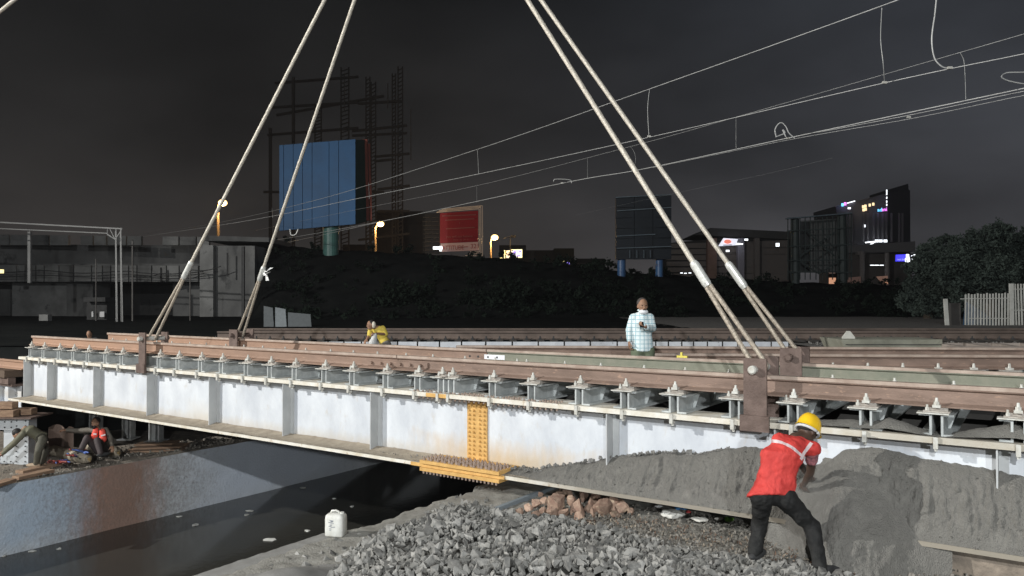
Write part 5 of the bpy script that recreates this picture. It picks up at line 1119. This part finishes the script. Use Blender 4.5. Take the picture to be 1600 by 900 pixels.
# ================================================================== PEOPLE
tex = bpy.data.textures.new('folds', 'CLOUDS'); tex.noise_scale = .10; tex.noise_depth = 3
def soft(o, vox, sm=4, disp=0.):
    r = o.modifiers.new('r', 'REMESH'); r.mode = 'VOXEL'; r.voxel_size = vox; r.use_smooth_shade = True
    s = o.modifiers.new('s', 'SMOOTH'); s.factor = .5; s.iterations = sm
    if disp: d = o.modifiers.new('d', 'DISPLACE'); d.texture = tex; d.texture_coords = 'LOCAL'; d.strength = disp; d.mid_level = .5
def loft(mb, rings):
    """rings: (centre, side, front, rs, rf)"""
    nn = 20; vs = []
    for c, s_, f_, rs, rf in rings:
        for i in range(nn): q = 2 * math.pi * i / nn; vs.append(V(c) + V(s_) * math.cos(q) * rs + V(f_) * math.sin(q) * rf)
    k = len(rings); mb.add(vs, [(j * nn + i, j * nn + (i + 1) % nn, (j + 1) * nn + (i + 1) % nn, (j + 1) * nn + i) for j in range(k - 1) for i in range(nn)] + [tuple(range(nn))[::-1], tuple(range((k - 1) * nn, k * nn))])
def torso(mb, J, k=1., lo=0., top=True, hem=1.):
    pel, ch = V(J['pelvis']), V(J['chest']); nk = V(J['neck']); side = (V(J['shR']) - V(J['shL'])).normalized(); axis = (nk - pel).normalized(); fr = side.cross(axis).normalized()
    hs = (V(J['hipR']) - V(J['hipL'])).normalized(); hf = hs.cross(axis).normalized(); sw = (V(J['shR']) - V(J['shL'])).length / 2
    R = [(pel - axis * (.02 + lo), hs, hf, .165 * k * hem, .12 * k * hem), (pel + axis * .06, hs, hf, .16 * k * hem, .115 * k * hem), (pel.lerp(ch, .5), (hs + side) / 2, (hf + fr) / 2, .150 * k, .108 * k), (ch, side, fr, .172 * k, .118 * k), (ch.lerp(nk, .55), side, fr, sw * .92 * k, .105 * k), (ch.lerp(nk, .85), side, fr, sw * .62 * k, .075 * k), (nk, side, fr, .06 * k, .06 * k)]
    loft(mb, R)
    for s_ in ('shL', 'shR'): mb.caps(ch.lerp(nk, .6), J[s_], .08 * k, .062 * k)
def hand(mb, wr, d, pn, curl=.6, sgn=1):
    """wrist, pointing direction, palm normal (side the fingers curl to)"""
    d = V(d).normalized(); pn = (V(pn) - d * V(pn).dot(d)).normalized(); s_ = d.cross(pn).normalized()
    c = V(wr) + d * .045; mb.ell(c, s_ * .040, pn * .016, d * .055, 12, 8)
    for i, (o, L) in enumerate(((-.028, .075), (-.010, .083), (.010, .078), (.027, .062))):
        b = V(wr) + d * .088 + s_ * o * sgn; a1 = curl; d1 = (d * math.cos(a1 * .6) + pn * math.sin(a1 * .6)); d2_ = (d * math.cos(a1 * 1.6) + pn * math.sin(a1 * 1.6)); d3 = (d * math.cos(a1 * 2.4) + pn * math.sin(a1 * 2.4))
        p1 = b + d1 * L * .42; p2 = p1 + d2_ * L * .32; mb.caps(b - d * .01, p1, .0098, .009, 8); mb.caps(p1, p2, .009, .0082, 8); mb.caps(p2, p2 + d3 * L * .26, .0082, .007, 8)
    tb_ = V(wr) + d * .03 - s_ * .034 * sgn; td_ = (d * .75 - s_ * .55 * sgn + pn * .4 * curl).normalized(); mb.caps(tb_, tb_ + td_ * .035, .013, .011, 8); mb.caps(tb_ + td_ * .035, tb_ + td_ * .03 + (td_ + pn * curl + d * .3).normalized() * .035, .011, .009, 8)
def head(mb, c, f, u, k=1.):
    f, u = V(f).normalized(), V(u).normalized(); f = (f - u * f.dot(u)).normalized(); s_ = f.cross(u).normalized(); c = V(c)
    mb.ell(c + u * .022 * k, s_ * .074 * k, f * .094 * k, u * .098 * k, 16, 10); mb.ell(c - u * .045 * k + f * .018 * k, s_ * .056 * k, f * .068 * k, u * .070 * k, 14, 8)
    mb.ell(c - u * .096 * k + f * .058 * k, s_ * .026 * k, f * .022 * k, u * .020 * k, 10, 6)              # chin
    mb.caps(c + u * .012 * k + f * .086 * k, c - u * .026 * k + f * .106 * k, .009 * k, .014 * k, 8)      # nose
    mb.ell(c + u * .028 * k + f * .080 * k, s_ * .05 * k, f * .016 * k, u * .010 * k, 10, 6)              # brow
    for o in (-1, 1): mb.ell(c - u * .004 * k + s_ * o * .075 * k - f * .006 * k, s_ * .010 * k, f * .020 * k, u * .032 * k, 8, 6)
    for o in (-1, 1): mb.ell(c - u * .012 * k + f * .066 * k + s_ * o * .034 * k, s_ * .022 * k, f * .018 * k, u * .022 * k, 8, 6)  # cheeks
    mb.ell(c - u * .060 * k + f * .084 * k, s_ * .022 * k, f * .010 * k, u * .010 * k, 8, 6)              # lips
    return c, f, u, s_
SKIN = M('skin_brown', (.30, .17, .11), (.25, .14, .085), scale=12, rough=.55)
HAIR = flat('hair_black', (.018, .016, .015), .6)
def person(J, label, face, hup, top_mat, leg_mat, skin=SKIN, vest=None, sleeve='long', k=1., shoe=None, vox=.0085, curl=.7, hd=(None, None), palm=(V((0, 0, -1)), V((0, 0, -1))), hair=True, beard=False, bare_feet=False, fold=.02, name='person'):
    J = {a: V(b) for a, b in J.items()}; base = (J['anL'] + J['anR']) / 2; base.z = min(J['anL'].z, J['anR'].z) - .08
    root = thing(name, base, label, 'person')
    b = MB(); torso(b, J, .86 * k); b.caps(J['neck'] - (J['head'] - J['neck']).normalized() * .04, J['head'] - V(hup).normalized() * .03, .056 * k, .050 * k)
    hc, hf, hu, hs = head(b, J['head'], face, hup, k)
    for s_, hd_, pl, sg in (('L', hd[0], palm[0], 1), ('R', hd[1], palm[1], -1)):
        sh, el_, ha = J['sh' + s_], J['el' + s_], J['ha' + s_]; b.caps(sh, el_, .046 * k, .038 * k); b.caps(el_, ha, .038 * k, .026 * k)
        hand(b, ha, hd_ if hd_ is not None else (ha - el_), pl, curl, sg)
        b.caps(J['pelvis'].lerp(J['hip' + s_], .6), J['hip' + s_], .09 * k, .08 * k); b.caps(J['hip' + s_], J['kn' + s_], .075 * k, .052 * k); b.caps(J['kn' + s_], J['an' + s_], .05 * k, .034 * k)
        fd = J.get('ft' + s_, J['an' + s_] + V((0, .1, -.05))); b.caps(J['an' + s_] - V((0, 0, .03)), J['an' + s_].lerp(fd, 1.0), .034 * k, .03 * k)
    bo_ = b.build('body', skin, root); soft(bo_, vox, 2)
    tr_ = MB()
    for s_ in 'LR':
        tr_.caps(J['pelvis'], J['hip' + s_], .112 * k, .102 * k); tr_.caps(J['pelvis'].lerp(J['chest'], .15), J['hip' + s_], .105 * k, .10 * k); tr_.caps(J['hip' + s_], J['hip' + s_].lerp(J['kn' + s_], .5), .100 * k, .086 * k); tr_.caps(J['hip' + s_].lerp(J['kn' + s_], .5), J['kn' + s_], .088 * k, .072 * k)
        tr_.caps(J['kn' + s_], J['kn' + s_].lerp(J['an' + s_], .45), .072 * k, .068 * k); tr_.caps(J['kn' + s_].lerp(J['an' + s_], .45), J['an' + s_], .068 * k, .058 * k)
    t_ = tr_.build('trousers', leg_mat, root); soft(t_, .012, 8, fold)
    sh_ = MB(); torso(sh_, J, 1.0 * k, .03)
    for s_ in 'LR':
        sh, el_, ha = J['sh' + s_], J['el' + s_], J['ha' + s_]; sh_.caps(sh, el_ if sleeve != 'short' else sh.lerp(el_, .45), .066 * k, .056 * k)
        if sleeve == 'long': sh_.caps(el_, ha.lerp(el_, .06), .054 * k, .040 * k)
        if sleeve == 'rolled': sh_.caps(el_, ha.lerp(el_, .6), .054 * k, .05 * k)
    so = sh_.build('shirt', top_mat, root); soft(so, .011, 3, fold * .7)
    if vest:
        v_ = MB(); torso(v_, J, 1.09 * k, .035, hem=1.09); vo = v_.build('safety_vest', vest, root); soft(vo, .011, 3, fold * .8)
    for s_ in 'LR':
        if bare_feet: continue
        fd = J.get('ft' + s_, J['an' + s_] + V((0, .1, -.05))); a = J['an' + s_] - V((0, 0, .035)); d_ = (fd - J['an' + s_]); d_.z = 0; d_ = d_.normalized()
        s2 = MB(); s2.ell(a + d_ * .06, d_ * .145, d_.cross(zz) * .048, zz * .042, 14, 8).caps(a, a + V((0, 0, .05)), .046, .046); sh2 = s2.build('shoe', shoe or DARK, root); soft(sh2, .010, 2)
    if hair:
        h_ = MB(); h_.ell(hc + hu * .046 * k - hf * .024 * k, hs * .080 * k, hf * .090 * k, hu * .088 * k, 18, 12); ho = h_.build('hair', hair if not isinstance(hair, bool) else HAIR, root, smooth=True)
    ey = MB()
    for o_ in (-1, 1): ey.ell(hc + hf * .086 * k + hs * o_ * .030 * k + hu * .010 * k, hs * .013 * k, hf * .007 * k, hu * .006 * k, 8, 6)
    ey.build('eyes', flat('eye_dark', (.03, .02, .02), .3), root, smooth=True)
    if beard: bd = MB(); bd.ell(hc - hu * .075 * k + hf * .045 * k, hs * .055 * k, hf * .055 * k, hu * .05 * k, 12, 8); bd.build('beard', HAIR, root, smooth=True)
    return root, (hc, hf, hu, hs), J

# --- the worker in the foreground, seen from behind, bending over the flange
Jw = dict(pelvis=pt(1206, 768, 6.62), chest=pt(1222, 712, 6.66), neck=pt(1246, 683, 6.78), head=pt(1261, 675, 6.85),
          shL=pt(1216, 688, 6.72), shR=pt(1270, 702, 6.70), elL=pt(1244, 716, 7.02), elR=pt(1266, 738, 6.90), haL=pt(1262, 742, 7.14), haR=pt(1256, 757, 7.10),
          hipL=pt(1191, 775, 6.60), hipR=pt(1225, 776, 6.58), knL=pt(1188, 815, 6.80), knR=pt(1268, 822, 6.60), anL=pt(1179, 862, 6.72), anR=pt(1281, 886, 6.44))
Jw['ftL'] = Jw['anL'] + V((.02, .12, -.05)); Jw['ftR'] = Jw['anR'] + V((.08, .10, -.05))
VEST = M('vest_red', (.62, .062, .052), (.42, .035, .03), scale=7, rough=.7, bump=.9, bscale=16, sx=(1, 1, .7))
SHW = M('checked_pink_shirt', (.42, .16, .17), (.22, .10, .12), scale=40, detail=1, rough=.8)
TRW = M('black_trousers', (.019, .019, .018), (.010, .010, .010), scale=6, rough=.8, bump=1., bscale=14)
wk, hh_, _ = person(Jw, 'worker in yellow helmet and red vest bending at the girder, seen from behind', (RH * .75 + FH * .45 + V((0, 0, -.65))), (RH * .45 + FH * .35 + V((0, 0, .80))), SHW, TRW, skin=M('skin_dark', (.085, .05, .035), (.06, .036, .026), scale=12, rough=.5), vest=VEST, sleeve='short', palm=(V((0, 1, -.3)), V((0, 1, -.3))), curl=.8, fold=.045, shoe=DARK, k=.97)
hc, hf, hu, hs = hh_
hm = MB(); nn = 28; vs = []; HLM = M('helmet_yellow', (.80, .50, .02), (.74, .45, .02), scale=6, rough=.28, spec=.5)
c = hc + hu * .035; rings = [(1.30, -.012, 1.42), (1.12, -.006, 1.14), (1.06, 0, 1.08), (1.05, .03, 1.05), (.98, .07, .98), (.80, .108, .80), (.50, .132, .50), (.18, .141, .18)]
for rs_, h_, rf_ in rings:
    for i in range(nn):
        q = 2 * math.pi * i / nn; fx = math.sin(q); ex = rf_ if fx > .3 else rs_ if h_ > -.001 else (1.13 if abs(fx) < .6 or fx < 0 else rf_)
        rg = 1.0 + (.035 if (abs(math.cos(q)) < .13 and h_ > .03) else 0)
        vs.append(c + hs * math.cos(q) * .092 * (rs_ if h_ > -.005 else 1.12) * rg + hf * fx * .115 * ex * rg + hu * (h_ * rg))
hm.add(vs, [(j * nn + i, j * nn + (i + 1) % nn, (j + 1) * nn + (i + 1) % nn, (j + 1) * nn + i) for j in range(len(rings) - 1) for i in range(nn)] + [tuple(range((len(rings) - 1) * nn, len(rings) * nn))])
ho = hm.build('helmet', HLM, wk, smooth=True); sm = ho.modifiers.new('sol', 'SOLIDIFY'); sm.thickness = .004; ss = ho.modifiers.new('sub', 'SUBSURF'); ss.levels = 1; ss.render_levels = 1
MB().tube([c + hs * math.cos(q) * .094 + hf * math.sin(q) * .108 - hu * .022 for q in [2 * math.pi * i / 24 for i in range(25)]], .013, 8).build('helmet_band', flat('band_white', (.6, .6, .6)), wk, smooth=True)
# reflective stripes follow the vest surface
from mathutils.bvhtree import BVHTree
def stripes(root, garment, paths, w, mat, name='reflective_stripe', off=.004):
    """paths: lists of (origin, direction) rays cast on the evaluated garment"""
    dg = bpy.context.evaluated_depsgraph_get(); ev = garment.evaluated_get(dg); me = ev.to_mesh(); og = origin(garment)
    bv = BVHTree.FromPolygons([v.co + og for v in me.vertices], [tuple(p.vertices) for p in me.polygons]); ev.to_mesh_clear()
    for path in paths:
        hits = []
        for o_, d_ in path:
            h = bv.ray_cast(V(o_), V(d_).normalized(), 60)
            if h[0] is not None: hits.append((h[0] + h[1] * off, h[1]))
        if len(hits) < 2: continue
        vs = []
        for i, (p, n) in enumerate(hits):
            t_ = (hits[min(i + 1, len(hits) - 1)][0] - hits[max(i - 1, 0)][0]).normalized(); s_ = n.cross(t_).normalized(); vs += [p + s_ * w / 2, p - s_ * w / 2, p + s_ * w / 2 - n * .008, p - s_ * w / 2 - n * .008]
        m_ = len(hits); fs = []
        for i in range(m_ - 1): a, b = i * 4, (i + 1) * 4; fs += [(a, a + 1, b + 1, b), (a + 2, b + 2, b + 3, a + 3), (a, b, b + 2, a + 2), (a + 1, a + 3, b + 3, b + 1)]
        MB().add(vs, fs).build(name, mat, root, smooth=False)
bpy.context.view_layer.update()
vest_o = [o for o in wk.children if o.name.startswith('safety_vest')][0]
REFL = M('reflective_grey', (.62, .52, .52), (.5, .42, .42), scale=20, rough=.35)
def campath(lst, n=16):
    pts = spl([V((x, y, 0)) for x, y in lst], n); return [(V((0, 0, 0)), ray(p.x, p.y)) for p in pts]
stripes(wk, vest_o, [campath([(1196, 689), (1215, 690), (1235, 698), (1250, 710), (1258, 717)]), campath([(1268, 692), (1262, 700), (1256, 708), (1251, 718)])], .028, REFL)

# --- the standing man in the checked shirt
tm = 10.85
def q(px, py, dt_=0.): return pt(px, py, tm + dt_)
Jm = dict(pelvis=q(1004, 543), chest=q(1002, 505), neck=q(1003, 487), head=q(1004, 478.5, -.02), shL=q(1015.5, 496), shR=q(989.5, 496.5), elL=q(1020, 513, -.04), elR=q(983, 516), haL=q(1010, 512, -.24), haR=q(983, 532, -.04),
          hipL=q(1013, 549), hipR=q(996, 549), knL=q(1015, 592), knR=q(994, 592), anL=q(1017, 636), anR=q(991, 636))
Jm['ftL'] = Jm['anL'] - FH * .14 + V((0, 0, -.05)); Jm['ftR'] = Jm['anR'] - FH * .14 + V((0, 0, -.05))
CHK = bpy.data.materials.new('checked_shirt'); CHK.use_nodes = True; t = CHK.node_tree; b = t.nodes['Principled BSDF']; b.inputs['Roughness'].default_value = .8
g = N(t, 'ShaderNodeTexCoord'); dr = []
for ax in (RH, V((0, 0, 1))):
    d = N(t, 'ShaderNodeVectorMath', operation='DOT_PRODUCT'); t.links.new(g.outputs['Object'], d.inputs[0]); d.inputs[1].default_value = tuple(ax)
    fr_ = mth(t, 'FRACT', mth(t, 'MULTIPLY', d.outputs['Value'], 17.5)); dr.append(mth(t, 'LESS_THAN', fr_, .17))
mxx = mth(t, 'MAXIMUM', dr[0], dr[1]); mx = N(t, 'ShaderNodeMixRGB'); mx.inputs[1].default_value = (.66, .74, .74, 1); mx.inputs[2].default_value = (.26, .42, .47, 1); t.links.new(mxx, mx.inputs[0]); t.links.new(mx.outputs[0], b.inputs['Base Color'])
mn, hm_, _ = person(Jm, 'standing man in pale checked shirt with a white mask under his chin', -FH * 1 + RH * .12 + V((0, 0, -.05)), V((0, 0, 1)), CHK, flat('olive_trousers', (.13, .155, .10)), k=.93, hair=flat('hair_greying', (.07, .06, .055)), hd=(-RH * .8 - FH * .5 + V((0, 0, .25)), V((0, 0, -1))), palm=(V((0, 0, 1)), RH), shoe=flat('shoe_brown', (.08, .05, .03)), fold=.014)
hc, hf, hu, hs = hm_
mk = MB(); mk.ell(hc - hu * .080 + hf * .042, hs * .068, hf * .066, hu * .040, 16, 8); mk.build('face_mask', flat('mask_white', (.75, .76, .77)), mn, smooth=True)
MB().ell(hc - hu * .05 + hf * .095, hs * .026, hf * .008, hu * .007, 10, 6).build('moustache', HAIR, mn, smooth=True)
ph = MB().obox(Jm['haL'] + (-RH * .075 - FH * .05 + V((0, 0, .045))), RH, -FH + V((0, 0, .6)), FH * .8 + V((0, 0, 1)), .030, .005, .045); tag(ph.build('phone', flat('phone_black', (.01, .01, .012), .2)), 'black phone held by the man in the checked shirt', 'phone')
MB().tube([Jm['neck'] + RH * .05 * math.cos(a) - FH * .055 * math.sin(a) + V((0, 0, .02)) for a in [math.pi * 2 * i / 16 for i in range(17)]], .014, 8).build('collar', CHK, mn, smooth=True)

# --- the worker in yellow between the tracks
ty = 17.3
def q(px, py, dt_=0.): return pt(px, py, ty + dt_)
Jy = dict(pelvis=q(601, 535, .1), chest=q(594, 519, .0), neck=q(588, 511, -.05), head=q(579.5, 508, -.12), shL=q(598, 512.5, -.05), shR=q(579, 514, .05), elL=q(603, 522, -.05), elR=q(577, 524), haL=q(588, 521, -.25), haR=q(573, 530, -.1),
          hipL=q(605, 538, 0), hipR=q(598, 539, .2), knL=q(592, 545, -.25), knR=q(586, 547, .1), anL=q(600, 560), anR=q(593, 562, .3))
py_, hy, _ = person(Jy, 'crouching worker in a yellow t-shirt between the tracks behind the span', -RH * .9 - FH * .5 + V((0, 0, -.4)), V((-.1, 0, 1)), flat('yellow_shirt', (.72, .55, .10)), flat('grey_trousers', (.16, .15, .14)), sleeve='half', k=.92, vox=.011, fold=.012)
MB().ell(hy[0] - hy[1] * .05 - hy[3] * .05, hy[1] * .05, hy[3] * .06, hy[2] * .08, 12, 8).build('head_cloth', flat('cloth_cream', (.6, .56, .46)), py_, smooth=True)
MB().caps(q(586, 524, -.3), q(583, 536, -.3), .05, .10, 10).build('white_cloth', flat('cloth_white2', (.6, .6, .58)), py_, smooth=True)

# --- the seated worker in a red vest on the far bank
ts = 15.9
def q(px, py, dt_=0.): return pt(px, py, ts + dt_)
Js = dict(pelvis=q(160, 702, .15), chest=q(158, 680, .1), neck=q(152, 669, .02), head=q(149.5, 661, -.04), shL=q(165, 672, .05), shR=q(142, 672, .1), elL=q(173, 686, 0), elR=q(124, 673, .1), haL=q(175, 697, -.15), haR=q(104, 672, .1),
          hipL=q(164, 703, .1), hipR=q(154, 703, .1), knL=q(152, 688, -.35), knR=q(136, 684, -.2), anL=q(157, 708, -.45), anR=q(126, 704, -.3))
ps, hs_, _ = person(Js, 'bearded worker in an open red vest sitting on the far bank', -FH * .9 - RH * .2 + V((0, 0, .05)), V((-.05, 0, 1)), flat('olive_sleeve', (.12, .105, .085)), flat('dark_maroon_trousers', (.055, .042, .042)), vest=None, k=.95, vox=.011, beard=True, hair=True, fold=.012)
vv = MB(); vv.caps(q(150, 672, -.06), q(148, 681, -.10), .055, .07, 10); vv.caps(q(160, 674, -.08), q(161, 686, -.12), .06, .075, 10); vo = vv.build('safety_vest', flat('vest_orange', (.75, .09, .06)), ps); soft(vo, .012, 2)
MB().bar(q(158, 681, -.19), q(165, 679, -.19), .02, .03).bar(q(146, 678, -.17), q(151, 678.5, -.17), .02, .03).build('reflective_stripe', REFL, ps)
# --- the bending worker at the left edge
tb2 = 15.1
def q(px, py, dt_=0.): return pt(px, py, tb2 + dt_)
Jb = dict(pelvis=q(65, 683, .1), chest=q(48, 673, 0), neck=q(37, 672, -.05), head=q(29, 679, -.12), shL=q(36, 678, -.18), shR=q(35, 674, .18), elL=q(22, 693, -.2), elR=q(24, 690, .15), haL=q(4, 709, -.2), haR=q(6, 704, .1),
          hipL=q(66, 687, -.05), hipR=q(63, 686, .2), knL=q(60, 705, -.15), knR=q(72, 704, .15), anL=q(57, 724, -.1), anR=q(66, 723, .1))
Jb['ftL'] = Jb['anL'] - RH * .1 - V((0, 0, .05)); Jb['ftR'] = Jb['anR'] - RH * .1 - V((0, 0, .05))
person(Jb, 'worker in olive clothes bending double beside the bolted trestle', -RH * .8 + V((0, 0, -.7)), -RH * .7 + V((0, 0, .3)), flat('olive_shirt', (.13, .125, .085)), flat('olive_dark_trousers', (.085, .08, .06)), k=.97, vox=.011, shoe=flat('shoe_tan', (.34, .26, .18)), fold=.012)
# --- a man mostly hidden behind the rails at the left
th_ = 21.5
def q(px, py, dt_=0.): return pt(px, py, th_ + dt_)
Jh = dict(pelvis=q(144, 556), chest=q(143, 536), neck=q(141, 528), head=q(139.5, 522.5), shL=q(151, 530), shR=q(134, 530.5), elL=q(153, 540), elR=q(131, 541), haL=q(146, 547, -.2), haR=q(136, 548, -.2), hipL=q(148, 560), hipR=q(140, 560), knL=q(150, 570, -.35), knR=q(138, 570, -.35), anL=q(149, 586), anR=q(139, 586))
person(Jh, 'man crouching behind the left end of the rails with only his head showing', -FH + RH * .2, V((0, 0, 1)), flat('black_shirt', (.02, .02, .02)), DARK, k=.92, vox=.013, fold=0)

# ================================================================== the masts that carry the two floodlights
for i, (p, lb) in enumerate(((BPOS, 'low portable lighting mast behind the camera, farthest right'), (LPOS, 'lighting mast with four floodlights standing far left of the camera'), (RPOS, 'lighting mast with four floodlights standing behind the camera at the right'))):
    bk = -(V((-6, 9, 0)) - V((p.x, p.y, 0))).normalized(); c = p + bk * .5; o = thing('floodlight_mast', (c.x, c.y, GZ), lb, 'floodlight mast', 'floodlight masts of the site')
    MB().cyl((c.x, c.y, -6), c, .14, .08, 12).build('mast', GALV, o); sd = bk.cross(zz)
    MB().bar(c - sd * .7, c + sd * .7, .08, .08).build('crossarm', GALV, o)
    for k in (-.55, -.2, .2, .55): MB().obox(c + sd * k + bk * .08 + zz * .2, sd, bk, zz, .14, .07, .12).build('lamp_head', DARK, o)

# ================================================================== the hazy night air
hz = MB().box((-420, -60, -7.3), (420, 420, 48)); hm_ = bpy.data.materials.new('haze'); hm_.use_nodes = True; t = hm_.node_tree; t.nodes.clear()
ho_ = N(t, 'ShaderNodeOutputMaterial'); hv_ = N(t, 'ShaderNodeVolumePrincipled'); hv_.inputs['Color'].default_value = (.8, .82, .86, 1); hv_.inputs['Density'].default_value = .00028; hv_.inputs['Anisotropy'].default_value = .2
t.links.new(hv_.outputs[0], ho_.inputs['Volume']); hz.build('haze', hm_, kind='stuff')

dc = MB(); dc.ell(pt(1285, 815, 6.9) , RH * .42, FH * .30, V((0, 0, .62)), 20, 14)
cm = bpy.data.materials.new('dust_cloud'); cm.use_nodes = True; t = cm.node_tree; t.nodes.clear()
ho_ = N(t, 'ShaderNodeOutputMaterial'); hv_ = N(t, 'ShaderNodeVolumePrincipled'); hv_.inputs['Color'].default_value = (.62, .60, .56, 1)
g_ = N(t, 'ShaderNodeTexCoord'); ln = N(t, 'ShaderNodeVectorMath', operation='DISTANCE'); mpg = N(t, 'ShaderNodeMapping')
t.links.new(g_.outputs['Generated'], ln.inputs[0]); ln.inputs[1].default_value = (.5, .5, .5)
ns_ = N(t, 'ShaderNodeTexNoise'); ns_.inputs['Scale'].default_value = 4; ns_.inputs['Detail'].default_value = 3; t.links.new(g_.outputs['Generated'], ns_.inputs['Vector'])
f_ = mth(t, 'MULTIPLY', mth(t, 'SUBTRACT', 1, mth(t, 'MULTIPLY', ln.outputs['Value'], 2.05)), mth(t, 'SUBTRACT', mth(t, 'MULTIPLY', ns_.outputs['Fac'], 2.4), .65))
t.links.new(mth(t, 'MULTIPLY', mth(t, 'MAXIMUM', f_, 0), 4), hv_.inputs['Density']); t.links.new(hv_.outputs[0], ho_.inputs['Volume'])
tag(dc.build('dust_cloud', cm, smooth=True, kind='stuff'), 'cloud of dust hanging in the air beside the legs of the helmeted worker', 'dust cloud')
